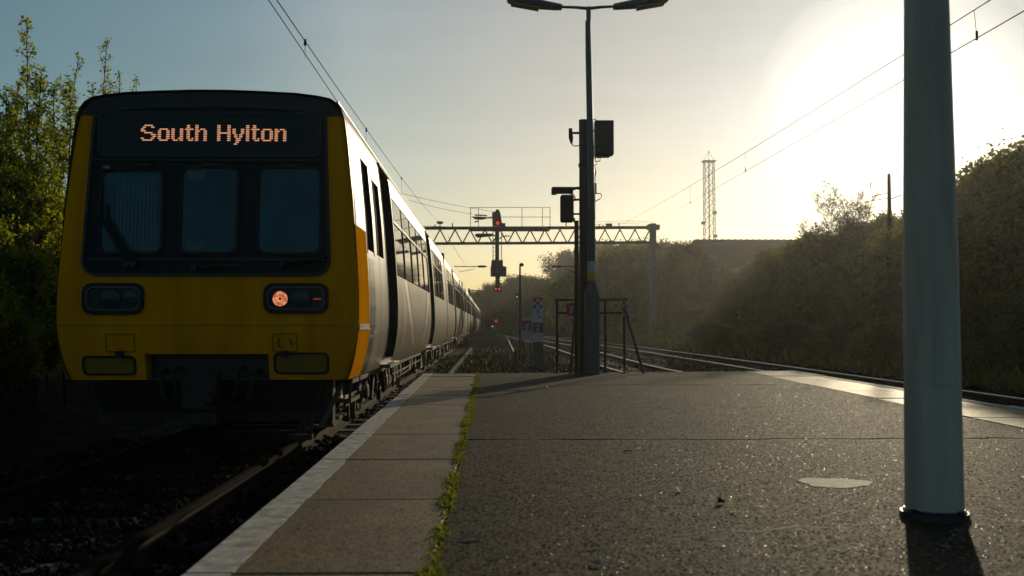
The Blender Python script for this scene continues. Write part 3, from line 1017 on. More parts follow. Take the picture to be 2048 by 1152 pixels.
# display glazing
disp = panel_r(rrect(-1.02, 1.02, 1.60 + ZC, 1.985 + ZC, .06), .018, mat('display_glass', (.008, .014, .015), .3, spec=.25), 'display_glazing', mask)
ring_r(rrect(-1.045, 1.045, 1.575 + ZC, 2.01 + ZC, .07), rrect(-1.02, 1.02, 1.60 + ZC, 1.985 + ZC, .06), .024, M['cap'], 'display_rim', disp)
MB().box(-1.09, 1.09, rake(1.55) - .030, rake(1.55), 1.535 + ZC, 1.556 + ZC).build('mask_moulding', M['cap'], mask)
MB().box(-1.09, 1.09, rake(.6) - .034, rake(.6), .595 + ZC, .62 + ZC).build('mask_moulding', M['cap'], mask)
for x0, x1, z0, z1 in ((-.977, -.432, .68, 1.43), (-.235, .263, .68, 1.465), (.479, 1.033, .68, 1.465)):
    ring_r(rrect(x0 - .03, x1 + .03, z0 - .03 + ZC, z1 + .03 + ZC, .09), rrect(x0, x1, z0 + ZC, z1 + ZC, .065), .026, M['rubber'], 'window_seal', mask)
    wnd = panel_r(rrect(x0, x1, z0 + ZC, z1 + ZC, .065), .016, M['screen'], 'windscreen', mask)
    if x0 < -.5:
        mb = MB()
        for i in range(11):
            xx = x0 + .13 + i * .035
            mb.prism([(xx, rake(.74) - .0168, .74 + ZC), (xx + .012, rake(.74) - .0168, .74 + ZC), (xx + .012, rake(1.38) - .0168, 1.38 + ZC), (xx, rake(1.38) - .0168, 1.38 + ZC)], (0, .004, 0))
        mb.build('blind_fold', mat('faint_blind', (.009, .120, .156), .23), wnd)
    if -.3 < x0 < 0:
        for bx in ((-.19, -.02, .70, .78, .018), (-.2, -.03, 1.36, 1.44, .018)):
            MB().box(bx[0], bx[1], rake(bx[2]) - bx[4] - .001, rake(bx[2]), bx[2] + ZC, bx[3] + ZC).build('notice_sticker', mat('sticker_teal', (.06, .12, .13), .4), wnd)
# tops of windows: small brackets + camera in left window corner
for xx in (-.6, .02, .75):
    MB().box(xx - .07, xx + .07, rake(1.5) - .045, rake(1.5), 1.485 + ZC, 1.51 + ZC).build('wiper_spindle_cover', M['cap'], mask)
MB().tube([(-.965, rake(1.4) - .05, 1.46 + ZC), (-.90, rake(1.4) - .05, 1.46 + ZC)], .03, 10).build('screen_washer', M['bare'], mask)
# wipers


def wiper(p0, p1, p2, nm='wiper'):
    y_ = -.06
    mb = MB()
    f = lambda p, e=0: (p[0], rake(p[1]) + y_ + e, p[1] + ZC)
    mb.tube([f(p0), f(p1)], .012, 6)
    mb.tube([f((p0[0] + .03, p0[1])), f((p1[0] + .03, p1[1]))], .008, 6)
    w = mb.build(nm, M['rubber'], mask)
    b = MB(); b.tube([f(p1, .02), f(p2, .02)], .011, 6); b.tube([f(p1, -.005), f(((p1[0] + p2[0]) / 2, (p1[1] + p2[1]) / 2), .0)], .007, 5)
    b.build('wiper_blade', M['cap'], w)
    c_ = MB(); c_.tube([f(p0, -.03), f(p0, .05)], .03, 10); c_.build('wiper_spindle', M['cap'], w)


wiper((-.72, .56), (-.99, 1.02), (-.985, 1.30))
wiper((-.66, .56), (-.92, .98), (-.93, 1.12))
wiper((.70, .56), (.92, .60), (1.12, .64))
wiper((-.10, .53), (.12, .545), (.35, .55))
# lamp clusters
def cluster(x0, x1, z0, z1, lamps):
    r = (z1 - z0) * .30
    hs = panel_r(rrect(x0, x1, z0 + ZC, z1 + ZC, r), .012, M['cap'], 'lamp_cluster', T)
    ring_r(rrect(x0, x1, z0 + ZC, z1 + ZC, r), rrect(x0 + .035, x1 - .035, z0 + .035 + ZC, z1 - .035 + ZC, r * .8), .030, M['rubber'], 'cluster_seal', hs)
    ring_r(rrect(x0 + .035, x1 - .035, z0 + .035 + ZC, z1 - .035 + ZC, r * .8), rrect(x0 + .045, x1 - .045, z0 + .045 + ZC, z1 - .045 + ZC, r * .75), .032, M['slate'], 'cluster_bezel', hs)
    for lx, lz, lr, m in lamps:
        yy = rake(lz) - .012
        mb = MB(); mb.tube([(lx, yy + .01, lz + ZC), (lx, yy - .012, lz + ZC), (lx, yy - .018, lz + ZC)], [lr, lr, lr * .8], 28)
        ob = mb.build('headlight' if m is not M['tail'] else 'tail_light', m, hs, smooth=40)
        if m is M['tail']:
            ob['label'] = 'lit orange red tail lamp'
            MB().tube([(lx, yy - .016, lz + ZC), (lx, yy - .024, lz + ZC)], .012, 10).build('bulb', M['rubber'], hs)
        rg = MB(); n_ = 28
        oo = [(lx + (lr + .008) * math.cos(2 * math.pi * i / n_), yy - .016, lz + ZC + (lr + .008) * math.sin(2 * math.pi * i / n_)) for i in range(n_)]
        ii = [(lx + lr * math.cos(2 * math.pi * i / n_), yy - .016, lz + ZC + lr * math.sin(2 * math.pi * i / n_)) for i in range(n_)]
        rg.ring(oo, ii, (0, .02, 0)); rg.build('lamp_rim', M['cap'], hs)


cluster(-1.137, -.573, .10, .39, [(-.88, .245, .09, M['lens']), (-.70, .26, .07, M['lens'])])
cluster(.53, 1.127, .108, .39, [(.685, .244, .07, M['tail']), (.875, .244, .092, M['lens'])])
MB().box(.99, 1.06, rake(.24) - .018, rake(.24), .235 + ZC, .248 + ZC).build('side_marker', mat('red_reflex', (.35, .03, .02), .3, emit=(1, .12, .08), estr=.25), T)
# horizontal body joint, pockets, handles
MB().box(-1.36, 1.36, -.006, .01, -.006 + ZC, .004 + ZC).build('front_joint', mat('yellow_joint', (.35, .2, .01), .5), T)
for x0, x1, z0, z1 in ((-1.155, -.66, -.47, -.285), (.615, 1.13, -.46, -.255)):
    ring_r(rrect(x0, x1, z0 + ZC, z1 + ZC, .05), rrect(x0 + .02, x1 - .02, z0 + .02 + ZC, z1 - .02 + ZC, .04), .012, M['rubber'], 'pocket_rim', T)
    panel_r(rrect(x0 + .02, x1 - .02, z0 + .02 + ZC, z1 - .02 + ZC, .04), .002, mat('pocket_shade_yellow', (.30, .18, .02), .55), 'pocket_cover', T)  # flat panel: the shade inside the pocket is put into this darker yellow
for x0, x1 in ((-.93, -.66), (.61, .84)):
    ring_r(rrect(x0, x1, -.25 + ZC, -.08 + ZC, .01), rrect(x0 + .008, x1 - .008, -.242 + ZC, -.088 + ZC, .008), .006, mat('yellow_seam', (.2, .12, .01), .5), 'jumper_cover', T)
    cx = (x0 + x1) / 2
    if x0 > 0:
        MB().tube([(cx - .05, -.012, -.12 + ZC), (cx - .06, -.02, -.19 + ZC), (cx - .02, -.015, -.21 + ZC)], .007, 6).build('grab_handle', M['under'], T)
        MB().tube([(cx + .05, -.012, -.13 + ZC), (cx + .08, -.02, -.2 + ZC)], .007, 6).build('grab_handle', M['under'], T)
    MB().box(cx - .03, cx + .03, -.03, .03, -.30 + ZC, -.24 + ZC).build('latch', M['rubber'], T)
# under the cab: coupler, drawgear, air dam, guard irons
buf = MB()
buf.box(-1.12, 1.12, .35, .5, .28, .70); buf.box(-.56, .56, .2, .36, .62, .93)
ub = buf.build('headstock', M['under'], T)
cp = MB()
cp.tube([(0.02, .5, .60), (0.02, -.10, .60)], .09, 12)
cp.prism([(-.14, -.12, .44), (.18, -.12, .44), (.18, -.12, .76), (-.14, -.12, .76)], (0, -.16, 0))
cp.tube([(.14, -.26, .53), (.14, -.40, .53)], [.07, .04], 12)
cp.box(-.12, .16, -.27, -.02, .30, .42)
cp.build('coupler', M['under'], T, bevel=.012)
hp = MB()
for xx, zz in ((-.42, .78), (-.3, .8), (.3, .8), (.45, .78)):
    hp.tube([(xx, .2, zz), (xx, .02, zz - .04), (xx * .9, -.03, zz - .25), (xx * .6, 0, zz - .36), (xx * .3, .1, zz - .3)], .018, 8)
hp.build('air_hose', M['rubber'], T, smooth=50)
ch = MB(); ch.tube([(.17, -.30, .40), (.175, -.32, .34), (.16, -.31, .30)], .006, 5); ch.build('chain', M['bare'], T)
dam = MB()
dam.prism([(-1.10, .12, .66), (1.06, .12, .66), (.98, .2, .38), (-1.0, .2, .38)], (0, .025, 0))
dam.build('obstacle_deflector', M['under'], T)
gi = MB()
gi.prism([(1.20, .30, .66), (1.24, .30, .66), (1.05, .24, .22), (.99, .24, .22)], (0, .03, 0))
gi.build('deflector_end', M['under'], T)
for s in (-1, 1): MB().box(s * .8 - .03, s * .8 + .03, .5, .54, .06, .6).build('lifeguard', M['under'], T)
MB().box(.74, .955, .12, .24, .12, .17).box(.94, .967, .10, .13, .13, .34).build('receiver_coil', M['under'], T)
st = MB()
st.box(1.02, 1.22, .9, 1.55, .41, .45); st.tube([(1.2, .92, .45), (1.22, .92, .66)], .014, 6); st.tube([(1.2, 1.53, .45), (1.22, 1.53, .66)], .014, 6)
st.box(1.14, 1.20, 1.36, 1.40, .2, .43); st.box(1.06, 1.10, .9, 1.4, .24, .27)
st.build('cab_footstep', M['bare'], T)
for yc in (3.6, CARLEN - 3.2): bogie(yc, T)
underframe(T, 1.0, CARLEN - .2, 3)
# gangway end
MB().box(-.6, .6, CARLEN, CARLEN + .32, ZC - .4, ZC + 1.85).build('gangway', M['rubber'], T)
MB().quad((-1.3, CARLEN, .7), (1.3, CARLEN, .7), (1.28, CARLEN, ZC + 2.1), (-1.28, CARLEN, ZC + 2.1)).build('end_wall', M['doorpaint'], T)

# LED lettering ---------------------------------------------------------
G = {
 'S': ("..#####..", ".##...##.", "##.......", "###......", "..#####..", "......###", ".......##", "##....##.", ".######.."),
 'o': ("", "", ".#####.", "##...##", "##...##", "##...##", "##...##", "##...##", ".#####."),
 'u': ("", "", "##...##", "##...##", "##...##", "##...##", "##...##", "##..###", ".###.##"),
 't': (".##..", ".##..", "#####", ".##..", ".##..", ".##..", ".##..", ".##.#", "..###"),
 'h': ("##.....", "##.....", "##.###.", "###..##", "##...##", "##...##", "##...##", "##...##", "##...##"),
 'H': ("##....##", "##....##", "##....##", "##....##", "########", "##....##", "##....##", "##....##", "##....##"),
 'y': ("", "", "##...##", "##...##", "##...##", ".##.##.", ".##.##.", "..###..", "..###..", "..##...", ".##...."),
 'l': ("##",) * 9,
 'n': ("", "", "##.###.", "###..##", "##...##", "##...##", "##...##", "##...##", "##...##"),
 ' ': ("....",)}
text = "South Hylton"
W = sum(max(len(r) for r in G[c]) + 1 for c in text) - 1
pitch = 1.36 / W; rp = .158 / 9
x = -.645; led = MB()
for c in text:
    w = max(len(r) for r in G[c])
    for j, row in enumerate(G[c]):
        i = 0
        while i < len(row):
            if row[i] == '#':
                e = i
                while e < len(row) and row[e] == '#': e += 1
                z = 1.873 - j * rp
                yy = rake(z) - .022
                led.box(x + i * pitch + .001, x + e * pitch - .001, yy - .003, yy, z - rp * .27 + ZC, z + rp * .27 + ZC)
                i = e
            else: i += 1
    x += (w + 1) * pitch
led.build('destination_text', M['led'], T)['kind'] = 'stuff'

# other carriages -------------------------------------------------------
ords = ['second', 'third', 'fourth', 'fifth', 'sixth', 'seventh']
c2 = empty('train_carriage', (-2.63, 9.3 + CARLEN + .35, RAIL), 0)
side_shell(MID_OPEN, 0, CARLEN - .35 + .0, M['cream'], c2)
for o in MID_OPEN: opening_parts(o, c2)
for yy in (5.55, 7.25, 14.05, 15.75):
    sheet(lambda t: (yy, yy + .3, -.5 + 2.2 * t), 12, M['stripe'] if yy < 7 else M['slate'], 'livery_stripe', c2, .0035)
for yc in (3.0, CARLEN - 3.4): bogie(yc, c2)
underframe(c2, .2, CARLEN - .5, 5)
MB().box(-.6, .6, CARLEN - .35, CARLEN, ZC - .4, ZC + 1.85).build('gangway', M['rubber'], c2)
for yy in (0, CARLEN - .35):
    MB().quad((-1.3, yy, .7), (1.3, yy, .7), (1.28, yy, ZC + 2.1), (-1.28, yy, ZC + 2.1)).build('end_wall', M['doorpaint'], c2)
tag(c2, 'second carriage of the train, directly behind the yellow fronted leading carriage', 'train carriage', 'carriages of the long train in the left platform')
for k in range(5):
    c3 = copy_tree(c2)
    c3.location = (-2.63, 9.3 + (CARLEN) * (k + 2) + .35, RAIL)
    tag(c3, ['third carriage from the yellow front of the train', 'fourth carriage from the yellow front of the train', 'fifth carriage along the train, well back from the yellow front',
             'sixth carriage, next to last at the distant tail', 'last carriage at the distant tail of the train'][k], 'train carriage', 'carriages of the long train in the left platform')

# rusty spare rail lying on the ballast beyond the platform beside the train
sp = MB(); sp.box(-1.09, -1.02, 14.2, 75, RAIL - .09, RAIL - .04); sp.box(-1.13, -.98, 14.2, 75, RAIL - .15, RAIL - .135); sp.box(-1.065, -1.045, 14.2, 75, RAIL - .14, RAIL - .08)
tag(sp.build('spare_rail', M['rust']), 'long rusty rail lying on the ballast beside the train wheels', 'rail')

# ------------------------------------------------------------------ near pole on the right
def col(pts, n=16, m=None, name='shaft', parent=None, smooth=40):
    mb = MB(); mb.tube([p[0] for p in pts], [p[1] for p in pts], n)
    return mb.build(name, m, parent, smooth=smooth)


base = atz(1869, 1035, 0)
np_ = empty('lamp_column', base, 0, 'thick grey galvanised column in the right foreground of the platform', 'column')
col([((0, 0, .0), .094), ((0, 0, .9), .088), ((0, 0, 1.9), .070), ((-.0, 0, 3.2), .062), ((0, 0, 4.6), .055)], 24, M['near_pole'], 'shaft', np_)
mb = MB(); mb.tube([(0, 0, -.002), (0, 0, .022)], [.113, .109], 20)
mb.tube([(0, 0, .022), (0, 0, .032)], [.104, .097], 20)
bp_ = mb.build('base_collar', M['dark_metal'], np_, smooth=30)
for a in range(4):
    an = a * math.pi / 2 + .5
    x_, y_ = .104 * math.cos(an), .104 * math.sin(an)
    MB().tube([(x_, y_, .02), (x_, y_, .036)], .011, 6).build('bolt', M['dark_metal'], np_)
MB().box(-.03, .03, -.0925, -.086, .45, .62).build('access_door', M['near_pole'], np_)

# ------------------------------------------------------------------ twin arm lamp at the platform end
LY = 13.05
b0 = atz(1184, 748, 0)
LY = b0.y
lamp = empty('platform_lamp', b0, 0, 'twin armed grey platform lamp at the end of the platform', 'street lamp')
P = lambda px, py, Y=LY, b=b0: tuple(at(px, py, Y) - b)
zc = lambda py: P(1184, py)[2]
mb = MB()
w0 = .092
for sgn in (0,):
    mb.prism([(-w0, -w0, 0), (w0, -w0, 0), (w0, w0, 0), (-w0, w0, 0)], (0, 0, zc(590)))
z1_, z2_ = zc(590), zc(566)
n_ = len(mb.v)
mb.v += [(-w0, -w0, z1_), (w0, -w0, z1_), (w0, w0, z1_), (-w0, w0, z1_), (-.05, -.05, z2_), (.05, -.05, z2_), (.05, .05, z2_), (-.05, .05, z2_)]
for k in range(4):
    j = (k + 1) % 4; mb.f.append((n_ + k, n_ + j, n_ + 4 + j, n_ + 4 + k))
mb.build('base_column', M['lamp_metal'], lamp, bevel=.01)
MB().box(-.06, .06, -w0 - .004, -w0 + .002, .25, .75).build('access_door', M['lamp_metal'], lamp)
sh = col([((0, 0, z2_ - .02), .056), ((-.004, 0, zc(380)), .050), ((-.02, 0, zc(230)), .043), ((-.035, 0, zc(112)), .040), ((-.042, 0, zc(42)), .034)], 16, M['lamp_metal'], 'shaft', lamp)
col([((0, 0, zc(562)), .0585), ((0, 0, zc(546)), .0583)], 20, M['band_yellow'], 'reflective_band', lamp)
col([((0, 0, zc(546)), .0583), ((0, 0, zc(523)), .058)], 20, M['band_white'], 'reflective_band', lamp)
tp = Vector(P(1177, 17))
MB().tube([tuple(tp + Vector((-.0, 0, -.17))), tuple(tp + Vector((0, 0, .02)))], [.03, .032], 12).build('arm_joint', M['lamp_metal'], lamp, smooth=40)
for s, tip, pin in ((-1, (1014, 3), (1124, 14)), (1, (1337, 2), (1227, 13))):
    pi_ = Vector(P(*pin)); pt = Vector(P(*tip))
    MB().tube([tuple(tp + Vector((0, 0, 0))), tuple(tp + (pi_ - tp) * .5 + Vector((0, 0, .005))), tuple(pi_)], [.024, .02, .018], 10).build('lamp_arm', M['lamp_metal'], lamp, smooth=50)
    d = (pt - pi_)
    mb = MB()
    secs = [(0, .05, .075, .0), (.12, .065, .085, .0), (.45, .085, .115, .02), (.8, .07, .12, .03), (.97, .035, .09, .03), (1.0, .015, .05, .03)]
    ring_ = []
    for t, h, w, lift in secs:
        c_ = pi_ + d * t + Vector((0, 0, lift * .5))
        ring_.append([tuple(c_ + Vector((0, w * a, h * b_))) for a, b_ in ((-1, -.45), (-.9, .2), (-.55, .55), (0, .65), (.55, .55), (.9, .2), (1, -.45))])
    n0 = len(mb.v)
    for r_ in ring_: mb.v += r_
    m_ = 7
    for i in range(len(ring_) - 1):
        for k in range(m_):
            a, b_ = n0 + i * m_ + k, n0 + i * m_ + (k + 1) % m_
            mb.f.append((a, b_, b_ + m_, a + m_))
    mb.f.append(tuple(range(n0, n0 + m_))); mb.f.append(tuple(range(n0 + (len(ring_) - 1) * m_, n0 + len(ring_) * m_)))
    lh = mb.build('lamp_head', M['lamp_metal'], lamp, smooth=35)
    mb = MB()
    a = pi_ + d * .42 + Vector((0, 0, -.048)); b_ = pi_ + d * .93 + Vector((0, 0, -.022))
    mb.prism([tuple(a + Vector((0, -.085, 0))), tuple(b_ + Vector((0, -.07, 0))), tuple(b_ + Vector((0, .07, 0))), tuple(a + Vector((0, .085, 0)))], (0, 0, -.022))
    mb.build('diffuser', M['diffuser'], lh, bevel=.006)

# ------------------------------------------------------------------ equipment post behind the lamp
EY = LY + .22
e0 = at(1168, 746, EY); e0.z = 0
post = empty('equipment_post', e0, 0, 'dark steel post just behind the lamp carrying cameras and cabinets', 'post')
Q = lambda px, py, dy=0.0: tuple(at(px, py, EY + dy) - e0)
col([(Q(1168, 748), .066), (Q(1168, 330), .066), (Q(1167, 240), .064)], 14, M['dark_metal'], 'post_shaft', post)
MB().tube([Q(1168, 334), Q(1168, 328)], .078, 14).build('clamp_band', M['rubber'], post)
MB().tube([Q(1168, 700), Q(1168, 640), Q(1168, 560)], .070, 14).build('lower_sleeve', M['dark_metal'], post)
# big flat cabinet on the right
cb = empty('signal_cabinet', at(1207, 311, EY), 0, 'flat dark equipment cabinet mounted high on the right of the post', 'cabinet')
a_, b_ = at(1189, 311, EY), at(1226, 243, EY)
o0 = cb.location
MB().box(a_.x - o0.x, b_.x - o0.x, -.09, .09, 0, b_.z - a_.z).build('cabinet_case', M['dark_metal'], cb, bevel=.008)
MB().box(a_.x - o0.x + .012, b_.x - o0.x - .012, -.098, -.09, .02, b_.z - a_.z - .02).build('cabinet_door', M['dark_metal'], cb, bevel=.003)
MB().box(a_.x - o0.x + .004, b_.x - o0.x - .05, -.07, .07, -.022, -.001).build('cable_gland_plate', M['dark_metal'], cb)
MB().tube([(a_.x - o0.x - .1, 0, .12), (a_.x - o0.x + .0, 0, .12)], .014, 8).tube([(a_.x - o0.x - .1, 0, .34), (a_.x - o0.x + .0, 0, .34)], .014, 8).build('bracket', M['dark_metal'], cb)
# upper camera
uc = empty('speaker', at(1142, 272, EY), 0, 'small hanging horn unit on a bracket high on the left of the post', 'loudspeaker')
o1 = uc.location
U = lambda px, py, dy=0: tuple(at(px, py, EY + dy) - o1)
MB().tube([U(1141, 257), U(1142, 276), U(1143, 287)], [.026, .032, .014], 12).build('speaker_body', M['dark_metal'], uc, smooth=40)
MB().tube([U(1142, 275), U(1142.5, 285)], [.034, .016], 12).build('speaker_cap', mat('dull_red_cap', (.16, .035, .02), .5), uc, smooth=40)
MB().box(U(1145, 268)[0], U(1159, 268)[0], -.015, .015, U(1145, 268)[2], U(1145, 264)[2]).build('bracket', M['dark_metal'], uc)
MB().tube([U(1143, 287), U(1146, 291), U(1151, 292), U(1160, 291)], .007, 6).build('cable', M['rubber'], uc, smooth=60)
# lower camera housing
lc = empty('security_camera', at(1132, 379, EY), 0, 'long hooded security camera pointing left, mounted halfway up the post', 'camera')
o2 = lc.location
L_ = lambda px, py, dy=0: tuple(at(px, py, EY + dy) - o2)
x0, x1 = L_(1109, 380)[0], L_(1146, 380)[0]
MB().box(x0, x1, -.05, .05, L_(0, 384)[2], L_(0, 374)[2]).build('camera_housing', M['dark_metal'], lc, bevel=.008)
MB().box(L_(1103, 380)[0], x0 + .03, -.06, .06, L_(0, 386)[2], L_(0, 372)[2]).build('camera_hood', M['dark_metal'], lc, bevel=.004)
MB().box(L_(1105, 380)[0], x1 + .01, -.062, .062, L_(0, 373.5)[2], L_(0, 371.5)[2]).build('sun_shield', M['dark_metal'], lc)
MB().tube([L_(1146, 378), L_(1153, 376), L_(1164, 377)], [.022, .02, .025], 8).build('bracket', M['dark_metal'], lc)
# equipment head below
eh = empty('rear_facing_signal', at(1134, 443, EY), 0, 'dark upright signal head seen from behind, below the hooded camera', 'signal')
o3 = eh.location
E_ = lambda px, py, dy=0: tuple(at(px, py, EY + dy) - o3)
MB().box(E_(1120, 0)[0], E_(1146, 0)[0], -.07, .09, E_(0, 442)[2], E_(0, 387)[2]).build('signal_case', M['dark_metal'], eh, bevel=.02)
MB().box(E_(1146, 0)[0], E_(1149, 0)[0], -.04, .04, E_(0, 442)[2], E_(0, 434)[2]).build('hinge_lug', M['dark_metal'], eh)
MB().tube([E_(1144, 400), E_(1163, 399)], .016, 8).tube([E_(1146, 428), E_(1163, 428)], .014, 8).tube([E_(1132, 443), E_(1132, 452)], .007, 6).build('bracket', M['dark_metal'], eh)
MB().tube([E_(1138, 387), E_(1147, 389), E_(1150, 396), E_(1152, 399)], .008, 6).build('cable', M['rubber'], eh)
MB().tube([E_(1126, 387), E_(1126, 383)], .012, 8).tube([E_(1133, 387), E_(1133, 383)], .012, 8).build('cable_gland', M['rubber'], eh)
# looping cables on the right of the post
cbm = MB()
for seg in ([(1188, 240), (1185, 238), (1191, 238), (1192, 241)],
            [(1190, 316), (1191, 323), (1200, 322), (1201, 316), (1192, 315)], [(1193, 323), (1192, 329), (1187, 331)],
            [(1190, 334), (1192, 345), (1190, 358), (1191, 362)], [(1190, 386), (1203, 388), (1203, 393), (1200, 398), (1191, 402), (1189, 410), (1190, 438)]):
    cbm.tube([Q(px, py, .02) for px, py in seg], .007, 6)
cbm.build('cable', M['rubber'], post, smooth=60)
MB().tube([Q(1191, 366), Q(1191, 388)], .016, 8).tube([Q(1190, 330), Q(1190, 440)], .006, 6).build('conduit', M['rubber'], post)
# thin separate post
t0 = at(1153, 745, EY - .05); t0.z = 0
tp_ = empty('steel_stake', t0, 0, 'thin dark steel stake standing immediately left of the equipment post', 'post')
top = at(1153, 443, EY - .05) - t0
MB().tube([(0, 0, 0), tuple(top)], .031, 8).build('stake_shaft', M['dark_metal'], tp_)
MB().tube([tuple(top), tuple(top + Vector((0, 0, .01)))], .034, 8).build('stake_cap', M['dark_metal'], tp_)

# ------------------------------------------------------------------ end-of-platform railing
RY = EY + .02
r0 = at(1185, 745, RY); r0.z = 0
rl = empty('end_railing', r0, 0, 'dark tubular railing with slanted braces across the platform end', 'railing')
Rr = lambda px, py, dy=0.0: tuple(at(px, py, RY + dy) - r0)
MB().tube([Rr(1110, 600), Rr(1255, 599)], .016, 8).build('top_rail', M['railing'], rl)
MB().tube([Rr(1112, 626, .04), Rr(1252, 626, .04)], .016, 8).build('middle_rail', M['railing'], rl)
for px in (1114, 1210, 1248):
    z_ = Rr(px, 600)
    MB().tube([(z_[0], 0, 0), z_], .017, 8).tube([(z_[0], 0, 0), (z_[0], 0, .012)], .05, 8).build('upright', M['railing'], rl)
MB().tube([Rr(1151, 626, -.03), (Rr(1137, 0)[0], -.15, 0)], .018, 8).build('brace', M['railing'], rl)
MB().tube([Rr(1250, 618, -.03), Rr(1254, 634, -.03), (Rr(1281, 0)[0], -.12, 0)], .018, 8).build('brace', M['railing'], rl)
for px, py in ((1250, 612), (1250, 629)):
    c_ = Rr(px, py, -.02); MB().tube([(c_[0] - .03, c_[1], c_[2]), (c_[0] + .03, c_[1], c_[2] - .01)], .028, 8).build('clamp', M['bare'], rl)
# red sign
s0 = at(1141, 619, RY - .07)
sg = empty('warning_sign', s0, 0, 'small red sign with a white figure on the platform end railing', 'sign')
hw_, hh = 8.0 / F * RY, 12.5 / F * RY
MB().box(-hw_, hw_, -.004, .004, -hh, hh).build('sign_plate', M['sign_red'], sg)
fg = MB()
def stroke(mb, a, b, w, y=-.007):
    a, b = Vector((a[0], 0, a[1])), Vector((b[0], 0, b[1])); d = (b - a).normalized(); n_ = Vector((-d.z, 0, d.x)) * w
    mb.prism([tuple(p + Vector((0, y, 0))) for p in (a - n_, b - n_, b + n_, a + n_)], (0, .002, 0))
stroke(fg, (-.015, .045), (.008, .0), .008); stroke(fg, (.035, .05), (-.005, -.05), .010); stroke(fg, (.01, .0), (.03, -.045), .007)
fg.build('pictogram', M['sign_white'], sg)

# ------------------------------------------------------------------ lineside things beyond the platform
def gz(x, y): return ground_h(x, y)


def wp(px, Y):
    p = at(px, 650, Y); p.z = gz(p.x, Y); return p


# totem board
bY = 30.0
b0 = wp(1075, bY)
tb_ = empty('marker_board', b0, 0, 'tall white trackside board topped with red, blue and white blocks', 'sign')
B = lambda px, py: at(px, py, bY) - b0
x0, x1 = B(1065.5, 0).x, B(1084.5, 0).x
zz = lambda py: B(1075, py).z
MB().box(x0, x1, -.05, .05, zz(684), zz(598)).build('board_panel', M['sign_white'], tb_)
MB().box(x0 - .015, x1 + .015, -.07, .07, 0, zz(684)).build('board_base', M['sign_green'], tb_)
MB().box(x0 - .01, x1 + .01, -.07, .07, zz(598), zz(595)).build('board_cap', M['sign_red'], tb_)
cw = (x1 - x0) / 3; ch_ = (zz(598) - zz(616)) / 3
cols = [['r', 'w', 'r'], ['w', 'n', 'w'], ['n', 'w', 'n']]
for j in range(3):
    for i in range(3):
        if cols[j][i] == 'w': continue
        MB().box(x0 + i * cw, x0 + (i + 1) * cw, -.056, -.05, zz(598) - (j + 1) * ch_, zz(598) - j * ch_).build('colour_block', M['sign_red'] if cols[j][i] == 'r' else M['sign_navy'], tb_)
MB().box(x0, x1, -.056, -.05, zz(665), zz(645)).build('blue_plate', M['sign_navy'], tb_)


def glyph(txt, size, loc, m, parent, name='lettering'):
    cu = bpy.data.curves.new(name, 'FONT'); cu.body = txt; cu.size = size; cu.align_x = 'CENTER'; cu.extrude = .002; cu.offset = size * .02
    o = bpy.data.objects.new(name, cu); COL.objects.link(o)
    dg = bpy.context.evaluated_depsgraph_get(); me = bpy.data.meshes.new_from_object(o.evaluated_get(dg))
    bpy.data.objects.remove(o); bpy.data.curves.remove(cu)
    me.materials.clear(); me.materials.append(m)
    o = bpy.data.objects.new(name, me); COL.objects.link(o); o.parent = parent; o.location = loc; o.rotation_euler = (R(90), 0, 0)
    return o


glyph('8', .16, ((x0 + x1) / 2, -.055, zz(627)), mat('brown_lettering', (.12, .04, .03), .6), tb_)
MB().box((x0 + x1) / 2 + .01, (x0 + x1) / 2 + .08, -.054, -.05, zz(636), zz(633)).build('arrow_mark', M['sign_navy'], tb_)
glyph('UF', .12, ((x0 + x1) / 2, -.060, zz(653.5)), M['sign_white'], tb_)
glyph('0', .16, ((x0 + x1) / 2, -.060, zz(664)), M['sign_white'], tb_)
# shorter board
b1 = wp(1053, bY - .4)
sb = empty('speed_board', b1, 0, 'short trackside board, white with a red numbered top, beside the tall board', 'sign')
B = lambda px, py: at(px, py, bY - .4) - b1
x0, x1 = B(1044, 0).x, B(1062.5, 0).x; zz = lambda py: B(1053, py).z
MB().box(x0, x1, -.02, .02, zz(681), zz(635)).build('board_panel', M['sign_white'], sb)
MB().box(x0, x1, -.026, -.02, zz(661), zz(641)).build('red_plate', mat('sign_crimson', (.35, .05, .06), .5), sb)
glyph('8', .24, ((x0 + x1) / 2, -.031, zz(659)), M['sign_white'], sb)
for xx in (x0 + .03, x1 - .03): MB().tube([(xx, .03, 0), (xx, .03, zz(637))], .02, 6).build('leg', M['dark_metal'], sb)
# leaning bar
l0 = at(1027, 703, 27.0); l0.z = at(1027, 703, 27.0).z
lb = empty('leaning_bar', l0, 0, 'pale sunlit metal bar leaning left over the dark ballast', 'bar')
MB().tube([(0, 0, 0), tuple(at(1012, 672, 27.4) - l0)], .020, 6).build('bar_rod', mat('pale_bar', (.75, .7, .6), .3), lb)
MB().tube([tuple(Vector((.05, 0, .02))), (0.05, 0, GND - l0.z)], .03, 6).build('ground_peg', M['dark_metal'], lb)
# slim lamp post
s0 = wp(1040, 38)
sp_ = empty('small_lamp_post', s0, 0, 'slim dark lamp post with one short head beyond the platform', 'street lamp')
S = lambda px, py: tuple(at(px, py, 38) - s0)
MB().tube([(0, 0, 0), S(1040, 530)], [.055, .035], 8).build('shaft', M['dark_metal'], sp_)
MB().tube([S(1039, 530), S(1043, 529), S(1047, 531)], [.05, .08, .05], 8).build('lamp_head', M['dark_metal'], sp_)
